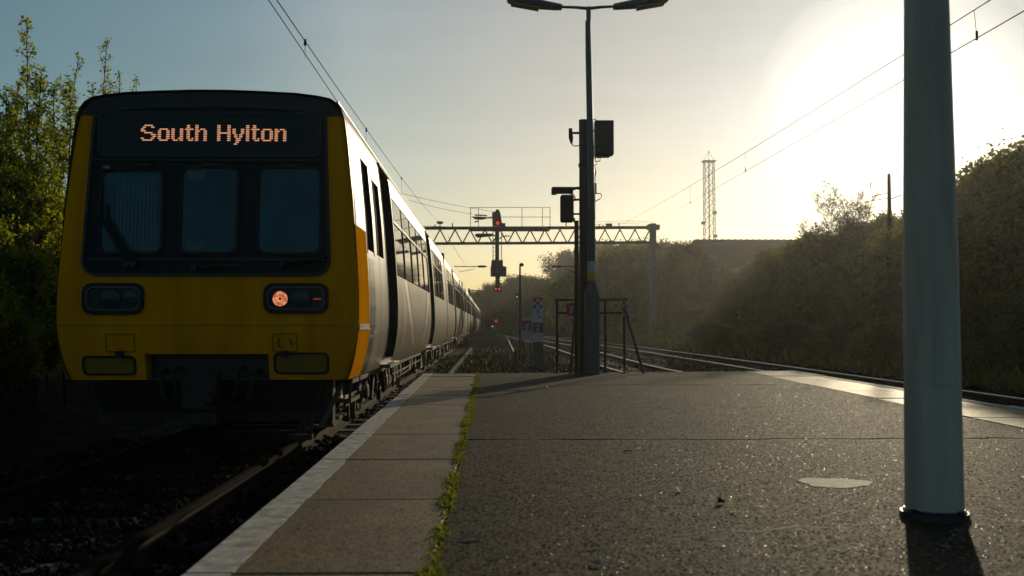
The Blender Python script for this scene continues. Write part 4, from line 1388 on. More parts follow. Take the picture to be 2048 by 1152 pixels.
# little marker on right bank
m0 = wp(1475, 46); m0.z = at(1475, 690, 46).z
mk = empty('distance_marker', m0, 0, 'small square white marker on a post against the right hand bank', 'sign')
K = lambda px, py: at(px, py, 46) - m0
MB().box(K(1469, 0).x, K(1482, 0).x, -.015, .015, K(0, 637).z, K(0, 622).z).build('plate', M['sign_white'], mk)
MB().tube([(0, -.02, K(0, 630).z), (0, -.014, K(0, 630).z)], .075, 12).build('dark_spot', M['dark_metal'], mk)
MB().tube([(0, .03, -1.5), (0, .03, K(0, 636).z)], .04, 8).build('marker_post', M['dark_metal'], mk)

# ------------------------------------------------------------------ gantry
GY = 72.0
g0 = at(1307, 650, GY); g0.z = gz(g0.x, GY)
ga = empty('signal_gantry', g0, 0, 'lattice steel gantry spanning the tracks on tall grey masts', 'gantry')
Gp = lambda px, py, dy=0.0: tuple(at(px, py, GY + dy) - g0)
for nm, xx in (('mast', 1307), ('mast', 700)):
    a = Gp(xx, 700); t = Gp(xx, 447)
    MB().box(a[0] - .22, a[0] + .22, -.22, .22, 0 if xx > 1000 else -1.5, t[2]).build(nm, M['mast'], ga, bevel=.02)
    MB().box(t[0] - .42, t[0] + .42, -.3, .5, t[2] - .45, t[2] - .1).build('mast_cap', M['mast'], ga)
    MB().box(t[0] - .35, t[0] + .35, -.3, .5, t[2] - 1.75, t[2] - 1.45).build('mast_cap', M['mast'], ga)
for nm, py, hh_ in (('top_chord', 457, .11), ('bottom_chord', 488, .10)):
    for dy in (0, 1.1):
        a, b_ = Gp(700, py, dy), Gp(1312, py - (2 if py < 470 else 3), dy)
        mb = MB(); mb.prism([(a[0], dy - .08, a[2] - hh_), (b_[0], dy - .08, b_[2] - hh_), (b_[0], dy - .08, b_[2] + hh_), (a[0], dy - .08, a[2] + hh_)], (0, .16, 0))
        mb.build(nm, M['gantry'], ga)
Ngx = 20
for i in range(Ngx):
    pa = 700 + (1300 - 700) * i / Ngx; pm = pa + 15; pe = pa + 30
    for dy in (0, 1.1):
        MB().tube([Gp(pa, 459, dy), Gp(pm, 487, dy)], .052, 5).build('lattice_bar', M['gantry'], ga)
        MB().tube([Gp(pm, 487, dy), Gp(pe, 459, dy)], .052, 5).build('lattice_bar', M['gantry'], ga)
# clutter on top chord
mb = MB()
for px in (870, 880, 905, 1198, 1206, 1218, 1238, 1294):
    h = random.uniform(.15, .35); a = Gp(px, 455)
    mb = MB(); mb.tube([a, (a[0], a[1], a[2] + h)], .04, 5)
    if px in (880, 1218): mb.box(a[0] - .22, a[0] + .22, -.1, .1, a[2] + h - .05, a[2] + h + .12)
    mb.build('insulator', M['gantry'], ga)
mb = MB()
mb.tube([Gp(760, 440), Gp(850, 452), Gp(940, 455)], .02, 4)
for dz in (0, -5): mb.tube([Gp(1190, 449 + dz), Gp(1250, 447 + dz), Gp(1310, 449 + dz)], .015, 4)
mb.build('feeder_cable', M['wire'], ga)
# walkway with cage
wk = MB()
a, b_ = Gp(941, 458), Gp(1100, 456)
wk.box(a[0], b_[0], -.2, 1.3, a[2] - .05, a[2] + .13)
wkp = wk.build('walkway', M['gantry'], ga)
top_ = 415
for dy in (-.1, 1.25):
    mb = MB()
    for py in (415, 434):
        mb.tube([Gp(941, py, dy), Gp(1100, py, dy)], .022, 5)
    mb.build('handrail', M['gantry'], wkp)
    for px in (941, 957, 1044, 1085, 1100):
        MB().tube([Gp(px, 415, dy), Gp(px, 457, dy)], .024, 5).build('handrail_post', M['gantry'], wkp)
# signal hanging from gantry
h0 = at(995, 545, GY - .5)
sh_ = empty('hanging_signal', h0, 0, 'tall dark signal structure with a lit red lamp hung on the gantry', 'signal')
H = lambda px, py, dy=0: tuple(at(px, py, GY - .5 + dy) - h0)
MB().box(H(990.5, 0)[0], H(998.5, 0)[0], -.12, .12, H(0, 545)[2], H(0, 452)[2]).build('signal_mast', M['gantry'], sh_)
mb = MB(); mb.tube([H(986, 452), H(986, 524)], .03, 5).tube([H(1003, 452), H(1003, 520)], .03, 5)
for py in range(455, 522, 8): mb.tube([H(986, py), H(990, py)], .02, 4)
mb.build('ladder', M['gantry'], sh_)
mb = MB()
out = [(985, 452), (984, 424), (990, 424), (992, 419), (998, 419), (1001, 427), (1003, 440), (1005, 452)]
mb.prism([H(*p) for p in out], (0, .25, 0)); mb.build('signal_backboard', M['dark_metal'], sh_)
MB().box(H(1003, 0)[0], H(1011, 0)[0], -.1, .2, H(0, 450)[2], H(0, 444)[2]).build('side_box', M['dark_metal'], sh_)
c_ = H(995.5, 446)
MB().tube([(c_[0], -.08, c_[2]), (c_[0], -.02, c_[2])], .12, 16).build('red_light', M['red_lamp'], sh_)
MB().tube([(c_[0], -.35, c_[2] + .13), (c_[0], -.02, c_[2] + .15)], .05, 8).build('lamp_hood', M['dark_metal'], sh_)
mb = MB()
mb.prism([H(*p) for p in ((982, 532), (983, 520), (1006, 520), (1006, 532), (1013, 533), (1013, 553), (981, 553), (981, 533))], (0, .5, 0)); mb.build('signal_case', M['dark_metal'], sh_)
mb = MB()
for py in (556, 562, 568):
    c_ = H(995, py); mb.box(c_[0] - .16, c_[0] + .2, -.2, .1, c_[2] - .07, c_[2] + .07)
mb.box(H(991, 0)[0], H(999, 0)[0], -.05, .2, H(0, 574)[2], H(0, 552)[2])
mb.build('lower_lamp_stack', M['dark_metal'], sh_)
mb = MB()
for sx in (-1, 1):
    c_ = H(995 + sx * 3.5, 578); mb.tube([(c_[0], -.1, c_[2]), (c_[0], 0, c_[2])], .075, 10)
mb.build('red_light', M['red_lamp'], sh_)
MB().box(H(988, 0)[0], H(1002, 0)[0], .01, .15, H(0, 583)[2], H(0, 573)[2]).build('lamp_case', M['dark_metal'], sh_)
# brackets/arms with small lamps on left of signal
mb = MB()
mb.tube([H(988, 436), H(975, 436)], .04, 6); mb.prism([H(*p) for p in ((944, 433), (962, 433), (977, 436), (962, 439), (950, 438))], (0, .3, 0))
mb.build('access_lamp', M['dark_metal'], sh_)
mb = MB(); mb.tube([H(949, 430), H(974, 431)], .05, 6).tube([H(949, 444), H(957, 442)], .05, 6).tube([H(957, 422), H(957, 446)], .02, 4); mb.build('telephone_arm', M['dark_metal'], sh_)
mb = MB(); mb.prism([H(*p) for p in ((949, 470), (953, 467), (985, 467), (985, 472), (955, 475))], (0, .3, 0)); mb.tube([H(985, 469), H(993, 474), H(994, 480)], .05, 6)
mb.build('signal_arm', M['dark_metal'], sh_)
mb = MB(); mb.tube([H(998, 478), H(1005, 473), H(1015, 472), H(1020, 472)], .04, 6).tube([H(1012, 468), H(1012, 474)], .02, 4); mb.build('support_strut', M['gantry'], sh_)

# registration arms of the next supports
def arm(px0, px1, py, Y, lab):
    c0_ = at(px0, py, Y)
    e = empty('overhead_line_arm', c0_, 0, lab, 'overhead line arm', 'overhead line arms over the far tracks')
    A = lambda px, p2: tuple(at(px, p2, Y) - c0_)
    MB().tube([A(px0, py), A(px1, py)], .035, 5).build('arm_tube', M['wire'], e)
    MB().tube([A(px0 + (px1 - px0) * .72, py), A(px1 - 4, py)], .09, 8).build('insulator', M['wire'], e)
    MB().tube([A(px0 + (px1 - px0) * .6, py), A(px0 + (px1 - px0) * .6, py + 5), A(px0 + (px1 - px0) * .15, py + 11)], .025, 4).build('steady_arm', M['wire'], e)
    return e


arm(908, 975, 533, 74, 'horizontal overhead line arm with insulator left of the hanging signal')
arm(1160, 1108, 533, 74, 'horizontal overhead line arm with insulator just left of the steel stake')

# ------------------------------------------------------------------ second, distant gantry
fy = 150
f0 = at(1045, 700, fy); f0.z = GND
fg_ = empty('distant_gantry', f0, 0, 'thin distant overhead gantry beam low against the far trees', 'gantry')
Fp = lambda px, py: tuple(at(px, py, fy) - f0)
MB().tube([Fp(938, 581), Fp(1180, 581)], .07, 5).build('beam', M['gantry'], fg_)
for px in (938, 1180): MB().tube([(Fp(px, 0)[0], 0, 0), Fp(px, 577)], .15, 6).build('mast', M['gantry'], fg_)
# distant signals
for px, py, Y, m, lab in ((992, 643, 120, 'red_lamp', 'distant red signal lamp low beyond the train, brightest of the red pair'),
                          (1005, 630, 140, 'red_lamp', 'fainter distant red signal lamp up and right of the brighter one'),
                          (985, 653, 118, 'white_lamp', 'distant white marker lamp below the red signal lamps'),
                          (1034, 594, 120, 'white_lamp', 'distant white lamp beside the slim lamp post')):
    q = at(px, py, Y)
    e = empty('distant_signal', (q.x, q.y, GND), 0, lab, 'signal')
    h = q.z - GND
    MB().tube([(0, 0, 0), (0, 0, h)], .07, 6).build('signal_post', M['dark_metal'], e)
    MB().box(-.25, .25, 0, .25, h - .35, h + .5).build('signal_case', M['dark_metal'], e)
    MB().tube([(0, -.06, h), (0, .0, h)], (.13 if px == 992 else .08) if m == 'red_lamp' else .07, 12).build('signal_light', M[m], e)

# ------------------------------------------------------------------ overhead wires
def wire(name, pts, r, lab, drops=None, group='overhead line wires'):
    mb = MB(); mb.tube([tuple(p) for p in pts], r, 5)
    o = mb.build(name, M['wire'])
    tag(o, lab, 'overhead wire', group)
    return o


def line3(a, b, n=24, sag=0.0):
    return [a.lerp(b, i / n) - Vector((0, 0, sag * 4 * (i / n) * (1 - i / n))) for i in range(n + 1)]


c1 = line3(Vector((-2.63, -6, 4.55)), Vector((-2.63, GY, 4.35)), 24, .0)
w1 = wire('contact_wire', c1, .0065, 'lower bare wire crossing above the front of the train')
A = at(596, 0, 13.5); Bm = at(884, 448, GY + .3)
dirm = (Bm - A)
m1 = line3(A - dirm * .35, Bm, 30, .55)
# keep the wire on its pixels at the top edge
w2 = wire('messenger_wire', m1, .0075, 'upper bare wire running from the top left sky down to the gantry')
for px, py in ((612, 36), (724, 232), (799, 350)):
    best = min(m1, key=lambda p: abs(((p - CAM).dot(right) / (p - CAM).dot(fwd)) * F + 1024 - px))
    MB().tube([tuple(best), (best.x, best.y, 4.45)], .004, 4).build('dropper', M['wire'], w2)
    MB().tube([(best.x, best.y, best.z - .06), (best.x, best.y, best.z + .03)], .018, 6).build('clamp', M['wire'], w2)
wA, wB = at(2048, 22, 12.3), at(1316, 443, GY)
wC, wD = at(1948, 2, 13.5), at(1245, 448, GY)
cw_ = wire('contact_wire', line3(wA - (wB - wA) * .25, wB, 24, .0), .008, 'lower of the two wires descending from the top right to the gantry mast')
mw_ = wire('messenger_wire', line3(wC - (wD - wC) * .25, wD, 24, .2), .008, 'upper of the two wires descending from the top right behind the near pole')
def px_of(p):
    v = p - CAM
    return v.dot(right) / v.dot(fwd) * F + 1024
for px in (1949, 1491, 1380):
    la = line3(wA - (wB - wA) * .25, wB, 400, .0); lb_ = line3(wC - (wD - wC) * .25, wD, 400, .2)
    pa = min(la, key=lambda p: abs(px_of(p) - px)); pb_ = min(lb_, key=lambda p: abs(px_of(p) - px))
    MB().tube([tuple(pa), tuple(pb_)], .004 + .00008 * pa.y, 4).build('dropper', M['wire'], mw_)
    MB().tube([tuple(pa + Vector((0, 0, -.03))), tuple(pa + Vector((0, 0, .10)))], .02, 6).build('clamp', M['wire'], mw_)
for k, (p0, p1) in enumerate((((800, 386), (1000, 425)), ((818, 400), (945, 428)), ((895, 470), (930, 528)))):
    wire('stay_wire', line3(at(*p0, GY - 6), at(*p1, GY + 4), 10, .1), .014, ['upper faint stay wire left of the gantry cage', 'lower faint stay wire left of the gantry cage', 'short faint wire hanging under the left end of the gantry'][k])

# ------------------------------------------------------------------ pylon
PY = 190.0
p0 = at(1420, 650, PY); p0.z = 1.0
py_ = empty('lattice_tower', p0, 0, 'tall slender lattice tower rising behind the house roof', 'tower')
topz = (at(1418, 322, PY) - p0).z
def tw(z): return 1.12 - .22 * z / topz
leg = [[(sx * tw(z), sy * tw(z), z) for z in np.linspace(0, topz, 14)] for sx in (-1, 1) for sy in (-1, 1)]
for L in leg: MB().tube(L, .065, 4).build('leg', M['gantry'], py_)
lv = np.linspace(0, topz, 17)
for i in range(16):
    za, zb_ = lv[i], lv[i + 1]; wa, wb = tw(za), tw(zb_)
    mb = MB()
    for sy in (-1, 1):
        mb.tube([(-wa, sy * wa, za), (wb, sy * wb, zb_)], .05, 4); mb.tube([(wa, sy * wa, za), (-wb, sy * wb, zb_)], .05, 4)
        mb.tube([(-wb, sy * wb, zb_), (wb, sy * wb, zb_)], .035, 4)
    for sx in (-1, 1):
        mb.tube([(sx * wa, -wa, za), (sx * wb, wb, zb_)], .05, 4); mb.tube([(sx * wa, wa, za), (sx * wb, -wb, zb_)], .05, 4)
    mb.build('bracing', M['gantry'], py_)
MB().tube([(0, 0, 0), (0, 0, topz + .3)], .13, 5).build('cable_run', M['gantry'], py_)
MB().tube([(-1.1, 0, topz), (0, 0, topz + 1.9), (1.1, 0, topz)], .06, 4).tube([(0, 0, topz), (0, 0, topz + 2.2)], .05, 4).build('peak', M['gantry'], py_)
MB().box(-1.25, 1.25, -1.1, 1.1, topz - .15, topz).build('top_platform', M['gantry'], py_)
for b_ in ((-1.5, -.9, 14.0), (.8, 1.5, 16.5), (-1.5, -.9, 19.0), (.8, 1.4, 21.0)): MB().box(b_[0], b_[1], -.5, .5, b_[2], b_[2] + .5).build('antenna', M['gantry'], py_)

# ------------------------------------------------------------------ house
HY = 92.0
hl, hr = at(1385, 481, HY), at(1690, 478, HY)
h0 = Vector((hl.x, HY, 2.0))
ho = empty('house', h0, 0, 'low house with a long brown tiled roof showing above the bank', 'house')
rz = hl.z - h0.z; ez = rz - 2.7; Lh = hr.x - hl.x
MB().box(0, Lh, -4, 6, -3, ez).build('wall', M['wall'], ho)
rf = MB()
rf.quad((-.9, -5.0, ez - .25), (Lh + .5, -5.0, ez - .25), (Lh + .5, 1, rz), (0.2, 1, rz)); rf.quad((-.9, 7.0, ez - .25), (.2, 1, rz), (Lh + .5, 1, rz), (Lh + .5, 7, ez - .25))
rf.quad((-.9, -5, ez - .25), (.2, 1, rz), (-.9, 7, ez - .25))
rfo = rf.build('roof', M['rooftile'], ho)
for i in range(24):
    xx = .3 + (Lh - .3) * i / 24
    MB().tube([(xx, 1, rz + .04), (xx + Lh / 24 - .05, 1, rz + .09)], [.13, .16], 7).build('ridge_tile', M['rooftile'], rfo)
for j in range(14):   # courses of tiles
    t = j / 14; yy = -5 + 6 * t; z_ = ez - .25 + (rz - ez + .25) * t
    MB().box(-.8 + t, Lh + .4, yy - .03, yy + .03, z_ + .02, z_ + .07).build('tile_course', M['rooftile'], rfo)
MB().box(-.9, Lh + .5, -5.12, -5.0, ez - .38, ez - .2).build('gutter', mat('white_gutter', (.6, .6, .58), .4), ho)
for i in range(3):
    w_ = MB(); w_.box(2 + i * 4, 3.6 + i * 4, -4.06, -3.99, ez - 1.9, ez - .7); wo_ = w_.build('window', M['sign_white'], ho)
    MB().box(2.1 + i * 4, 3.5 + i * 4, -4.08, -4.055, ez - 1.8, ez - .8).build('pane', M['glass'], wo_)
# small pole in bushes
q0 = at(1782, 640, 36); q0.z = gz(q0.x, 36)
tpz = (at(1782, 347, 36) - q0).z
ho2 = empty('telegraph_pole', q0, 0, 'plain pole with short cross arms standing in bushes left of the near column', 'pole')
MB().tube([(0, 0, 0), (0, 0, tpz)], [.12, .06], 8).build('shaft', M['trunk'], ho2)
MB().tube([(-.65, 0, tpz - .84), (-.05, 0, tpz - .72)], .022, 4).tube([(-.9, 0, tpz - 1.05), (.0, 0, tpz - .9)], .022, 4).tube([(0, 0, tpz - .95), (.45, 0, tpz - .8)], .03, 4).build('cross_arm', M['trunk'], ho2)

# ------------------------------------------------------------------ vegetation
def grow(seed, height, spread, stems=1, levels=3, upward=.6, twigs=6, kink=.25, trunk_r=.06, first=.25):
    """returns (branch segments, twig points [pos, dir])"""
    r_ = np.random.default_rng(seed)
    segs, tips = [], []

    def branch(p, d, L, rad, lev):
        n = 5 if lev < 2 else 4
        q = p.copy(); pts_ = [q.copy()]
        dd = d.copy()
        for i in range(n):
            dd = dd + r_.normal(0, kink, 3) + np.array([0, 0, upward * .25])
            dd /= np.linalg.norm(dd)
            q = q + dd * L / n
            pts_.append(q.copy())
            if lev < levels and i >= (n * first if lev == 0 else 0):
                for _ in range(twigs if lev == 0 else max(2, twigs // 2)):
                    a = r_.normal(0, 1, 3); a -= a.dot(dd) * dd; a /= np.linalg.norm(a)
                    nd = dd * (.35 + upward * .6) + a * spread; nd /= np.linalg.norm(nd)
                    t = r_.random(); base_ = pts_[-2] * (1 - t) + pts_[-1] * t
                    branch(base_, nd, L * r_.uniform(.32, .55) * (1 - .45 * i / n), rad * .5, lev + 1)
            if lev >= levels - 1 and lev > 0 or lev == levels:
                tips.append((q.copy(), dd.copy()))
        segs.append((pts_, rad, lev))
    for s in range(stems):
        a = r_.uniform(0, 2 * math.pi)
        off = np.array([math.cos(a), math.sin(a), 0]) * (.0 if stems == 1 else r_.uniform(.05, .5) * height * .12)
        d = np.array([math.cos(a) * .25 * (stems > 1), math.sin(a) * .25 * (stems > 1), 1.0]); d /= np.linalg.norm(d)
        branch(off, d, height * r_.uniform(.75, 1.0), trunk_r * (1 if stems == 1 else .6), 0)
    return segs, tips


def branch_mesh(segs, minr=.004):
    V, Fc = [], []; k = 0
    for pts_, rad, lev in segs:
        n = len(pts_); m_ = 5 if lev == 0 else 3
        for i, p in enumerate(pts_):
            t = np.array(pts_[min(i + 1, n - 1)]) - np.array(pts_[max(i - 1, 0)]); t /= (np.linalg.norm(t) + 1e-9)
            a = np.array([0, 0, 1.]) if abs(t[2]) < .9 else np.array([1., 0, 0])
            u = np.cross(t, a); u /= np.linalg.norm(u); w = np.cross(t, u)
            rr = max(minr, rad * (1 - .75 * i / (n - 1)))
            for q in range(m_):
                an = 2 * math.pi * q / m_
                V.append(p + (u * math.cos(an) + w * math.sin(an)) * rr)
        for i in range(n - 1):
            for q in range(m_):
                a0 = k + i * m_ + q; a1 = k + i * m_ + (q + 1) % m_
                Fc.append((a0, a1, a1 + m_, a0 + m_))
        k += n * m_
    return np.array(V), np.array(Fc)


def leaf_mesh(tips, per, size, scat, seed, droop=.3):
    r_ = np.random.default_rng(seed)
    P_ = np.array([t[0] for t in tips]); D = np.array([t[1] for t in tips])
    idx = np.repeat(np.arange(len(P_)), per); n = len(idx)
    c = P_[idx] + r_.normal(0, scat, (n, 3))
    ax = D[idx] * .5 + r_.normal(0, .7, (n, 3)) + np.array([0, 0, -droop]); ax /= np.linalg.norm(ax, axis=1)[:, None]
    s = np.cross(ax, r_.normal(0, 1, (n, 3))); s /= np.linalg.norm(s, axis=1)[:, None]
    L = size * r_.uniform(.55, 1.25, (n, 1)); W_ = L * .28
    nn = np.cross(ax, s)
    v = np.stack([c, c + ax * L * .5 + s * W_ + nn * L * .08, c + ax * L, c + ax * L * .5 - s * W_ + nn * L * .08], 1).reshape(-1, 3)
    f = np.arange(n * 4).reshape(-1, 4)
    return v, f


def make_plant(name, seed, h, spread, per, size, scat, leafm, label, cat, loc, group=None, **kw):
    segs, tips = grow(seed, h, spread, **kw)
    e = empty(name, loc, 0, label, cat, group)
    v, f = branch_mesh(segs, .004 + .0012 * max(0, size * 20 - 1)); mesh_np('branches', v, f, M['trunk'], e)
    if per:
        v, f = leaf_mesh(tips, per, size, scat, seed); mesh_np('crown', v, f, leafm, e)
    return e


def put(proto, loc, s=1.0, rz=0.0, label=None, group=None, sz=None):
    c = copy_tree(proto); c.location = loc; c.rotation_euler = (0, 0, rz); c.scale = (s, s, sz or s)
    if label: c['label'] = label
    if group: c['group'] = group
    return c


# tall leafy saplings on the left, sunlit above the train's shadow
GL = 'leafy saplings crowded behind the train on the left'


def wand_mesh(seed, h, n_tw, leaf, size, reach):
    """slender upright shoot with short side twigs and small leaves"""
    r_ = np.random.default_rng(seed)
    segs, tips = [], []
    p = np.zeros(3); pts_ = [p.copy()]; d = np.array([r_.normal(0, .08), r_.normal(0, .08), 1.0])
    N = 14
    for i in range(N):
        d = d + r_.normal(0, .045, 3); d[2] = 1.0; p = p + d / np.linalg.norm(d) * h / N; pts_.append(p.copy())
    k_ = h / max(p[2], .1); top_ = pts_[-1].copy(); pts_ = [(q - np.array([top_[0], top_[1], 0]) * (i_ / N) ** 1) * np.array([1, 1, k_]) for i_, q in enumerate(pts_)]
    segs.append((pts_, .022, 0))
    for t in range(n_tw):
        u = .28 + .72 * (t + r_.random()) / n_tw
        f = u * N; i = min(int(f), N - 1); b_ = pts_[i] * (1 - (f - i)) + pts_[i + 1] * (f - i)
        a = r_.uniform(0, 6.28); L = reach * (1.08 - u) ** .8 * r_.uniform(.5, 1.2)
        dd = np.array([math.cos(a), math.sin(a), r_.uniform(.6, 1.4)]); dd /= np.linalg.norm(dd)
        q = b_.copy(); tw_ = [q.copy()]
        for s_ in range(4):
            dd = dd + r_.normal(0, .12, 3) + np.array([0, 0, .08]); dd /= np.linalg.norm(dd); q = q + dd * L / 4; tw_.append(q.copy())
            tips.append((q.copy(), dd.copy()))
            if L > .25:
                e_ = dd + r_.normal(0, .6, 3); e_ /= np.linalg.norm(e_); w_ = q + e_ * L * .3
                segs.append(([q.copy(), (q + w_) / 2, w_], .004, 3)); tips.append((w_, e_)); tips.append(((q + w_) / 2, e_))
        segs.append((tw_, .007, 2))
    return branch_mesh(segs, .003), leaf_mesh(tips, leaf, size, .025, seed, .1)


def wand(seed, px, py, Y, n_tw, leaf, reach, label, size=.062):
    q_ = at(px, py, Y); g_ = gz(q_.x, Y)
    e = empty('sapling', (q_.x, Y, g_), 0, label, 'tree', GL)
    (bv, bf), (lv_, lf) = wand_mesh(seed, q_.z - g_, n_tw, leaf, size, reach)
    mesh_np('branches', bv, bf, M['trunk'], e); mesh_np('crown', lv_, lf, M['leaf_a'], e)
    return e


WN = [(12, 190, 14.0, 60, 5, 1.1, 'leafy sapling at the very left edge of the view'),
      (54, 42, 14.2, 54, 4, .75, 'tallest sapling with one thin leafy tip high at the left edge'),
      (82, 150, 13.6, 64, 5, .9, 'leafy sapling just right of the tallest thin tip'),
      (108, 168, 14.6, 62, 5, .9, 'leafy sapling midway between the left edge and the train front'),
      (140, 172, 14.0, 60, 5, .8, 'leafy sapling close against the left side of the train front'),
      (157, 118, 16.2, 44, 3, .9, 'thin sapling leaning left of the train roof corner'),
      (214, 80, 16.5, 44, 3, .8, 'thin wispy sapling rising highest above the roof corner of the train'),
      (240, 150, 17.5, 40, 3, .9, 'short wispy shoot showing over the train roof left of centre'),
      (272, 160, 18.5, 40, 3, .9, 'lowest wispy shoot over the train roof, rightmost of the saplings'),
      (35, 175, 15.4, 60, 5, 1.0, 'leafy sapling behind the tallest thin tip'),
      (185, 168, 15.6, 44, 3, .8, 'short thin shoot beside the rounded roof corner of the train')]
for k_, w_ in enumerate(WN): wand(100 + k_ * 7, *w_)
sapB = make_plant('sapling', 23, 2.9, .75, 9, .062, .09, M['leaf_a'], 'leafy green sapling in the dense row behind the left side of the train', 'tree', (-7.7, 14.0, gz(-7.7, 14)), GL, stems=5, levels=3, upward=.6, twigs=4, kink=.14, trunk_r=.03)
wtmp = [c for c in kids(bpy.data.objects['sapling'])]
# a filler row of upright shoots (shared meshes)
(bv, bf), (lv_, lf) = wand_mesh(321, 3.0, 66, 6, .064, .95)
fil = empty('sapling', (-6.3, 13.0, gz(-6.3, 13)), 0, 'upright leafy shoot in the green row left of the train', 'tree', GL)
mesh_np('branches', bv, bf, M['trunk'], fil); mesh_np('crown', lv_, lf, M['leaf_a'], fil)
for (x_, y_, s) in ((-6.8, 12.6, 1.0), (-6.1, 12.2, .88), (-7.3, 13.4, 1.08), (-6.5, 14.3, 1.05), (-7.9, 14.4, 1.2), (-7.1, 14.9, 1.15), (-5.9, 13.2, .95), (-6.2, 11.2, .8), (-7.6, 12.2, .95), (-8.3, 13.6, 1.1), (-5.6, 12.2, .8), (-8.0, 15.6, 1.25), (-5.5, 11.0, .7)):
    put(fil, (x_, y_, gz(x_, y_)), s, rng.uniform(0, 6.28), 'upright leafy shoot in the green row left of the train', GL)
for (x_, y_, s) in ((-6.4, 12.6, .62), (-7.1, 12.2, .66), (-8.3, 15.2, .85), (-7.2, 15.0, .8), (-7.8, 13.2, .8), (-6.4, 10.6, .55), (-5.7, 11.6, .50),
                    (-9.2, 15.5, .95), (-5.9, 12.8, .55), (-9.5, 18, 1.0), (-6.4, 9.0, .5), (-7.4, 10.5, .6), (-5.8, 10.2, .45), (-7.0, 8.6, .55), (-6.9, 13.9, .75), (-8.6, 11.4, .8), (-7.6, 9.4, .62)):
    put(sapB, (x_, y_, gz(x_, y_)), s, rng.uniform(0, 6.28), 'leafy green sapling in the dense row behind the left side of the train', GL)

# embankment bushes on the right
GR = 'bushes crowding the right hand embankment'
lab = 'dull green bush in the overgrown thicket on the right hand embankment'
bu = []
bu.append(make_plant('bush', 51, 3.1, .95, 6, .12, .14, M['leaf_b'], lab, 'bush', (12.2, 25, gz(12.2, 25)), GR, stems=6, levels=3, upward=.35, twigs=4, kink=.22, trunk_r=.04, first=.1))
bu.append(make_plant('bush', 52, 2.8, 1.1, 6, .11, .14, M['leaf_b'], lab, 'bush', (12.6, 31, gz(12.6, 31)), GR, stems=6, levels=3, upward=.25, twigs=4, kink=.25, trunk_r=.04, first=.1))
bu.append(make_plant('bush', 53, 3.3, .8, 5, .11, .12, M['leaf_c'], lab, 'bush', (13.2, 37, gz(13.2, 37)), GR, stems=5, levels=3, upward=.5, twigs=4, kink=.2, trunk_r=.04, first=.1))
# skyline heights (photo px, py) -> scale by target top
sky_px = [1190, 1250, 1300, 1345, 1375, 1420, 1470, 1520, 1570, 1600, 1660, 1720, 1780, 1850, 1920, 1960, 2000, 2048, 2150]
sky_py = [520, 505, 492, 500, 545, 575, 550, 520, 482, 462, 462, 455, 425, 400, 385, 365, 320, 285, 240]
hts = [float(np.percentile([v.co.z for v in kids(b_)[1].data.vertices] , 99.0)) if kids(b_)[1].name.startswith('crown') else float(np.percentile([v.co.z for v in kids(b_)[0].data.vertices], 99.0)) for b_ in bu]
nb = 0
LABS = ['low dull green bush at the foot of the right hand embankment', 'middling green bush halfway up the right hand embankment',
        'tall hazy bush on the skyline of the right bank near the thick column', 'tall bush along the top of the right bank between pole and house',
        'bush of the dark thicket behind the gantry mast']


def px_world(x, y):
    return px_of(Vector((x, y, .65)))


def place_bush(x, y, hmul=1.0, jit=.1):
    global nb
    z0 = gz(x, y) - .15
    px = px_world(x, y)
    ty = float(np.interp(px, sky_px, sky_py)) + float(np.interp(px, [1300, 1380, 1470, 1600, 1780, 1830, 1900, 1940, 2100], [8, 16, 34, 30, 22, 60, 70, 45, 40]))
    ztop = at(px, ty, y).z * 1.0
    need = (ztop - z0) * hmul * rng.uniform(1 - jit, 1 + jit * .5)
    if need < .7: need = .7
    i = int(rng.integers(0, 3))
    s = need / (hts[i] * 1.02)
    sxy = max(s, .75) if need < 2.5 else s
    put(bu[i], (x, y, z0), sxy, rng.uniform(0, 6.28), LABS[0 if hmul < .5 else 1 if hmul < .9 else 2 if y < 40 else 3 if y < 86 else 4], GR, sz=s); nb += 1


y = 16.0
while y < 95:
    st_ = 1.5 + y * .018
    sh = max(0, min(1, (y - 48) / 8)) * 3.2
    place_bush(10.9 + sh + rng.uniform(-.2, .5), y, .42, .3)
    place_bush(12.3 + sh + rng.uniform(-.3, .6), y + .7, .72, .18)
    if y > 20: place_bush(14.3 + sh + rng.uniform(-.4, .8), y + .3, 1.0, .12)
    if y > 22 and y < 60: place_bush(16.6 + rng.uniform(-.5, 1.0), y, 1.0, .12)
    y += st_
# darker mass of shrubs further along the right, x 1190..1340
for k in range(16):
    yy = rng.uniform(88, 120); xx = at(1185 + k * 10.5, 650, yy).x
    place_bush(xx, yy, 1.0, .1)
# shrubs hiding the foot of the house
for px, py_, Y_, lb in ((1398, 497, 82, 'dark shrub rising in front of the left end of the house roof'), (1360, 512, 80, 'shrub just left of the house gable'),
                    (1425, 545, 78, 'shrub below the roof edge near its left end'), (1455, 545, 76, 'shrub below the middle of the roof edge'), (1490, 542, 74, 'shrub below the roof edge further right'),
                    (1530, 535, 70, 'shrub covering the right part of the house wall'), (1570, 515, 66, 'shrub touching the right end of the house roof')):
    p_ = at(px, py_, Y_); z0 = gz(p_.x, Y_) - .2; i_ = int(rng.integers(0, 3)); s_ = (p_.z - z0) / hts[i_]
    put(bu[i_], (p_.x, Y_, z0), s_ * .8, rng.uniform(0, 6), lb, GR, sz=s_)
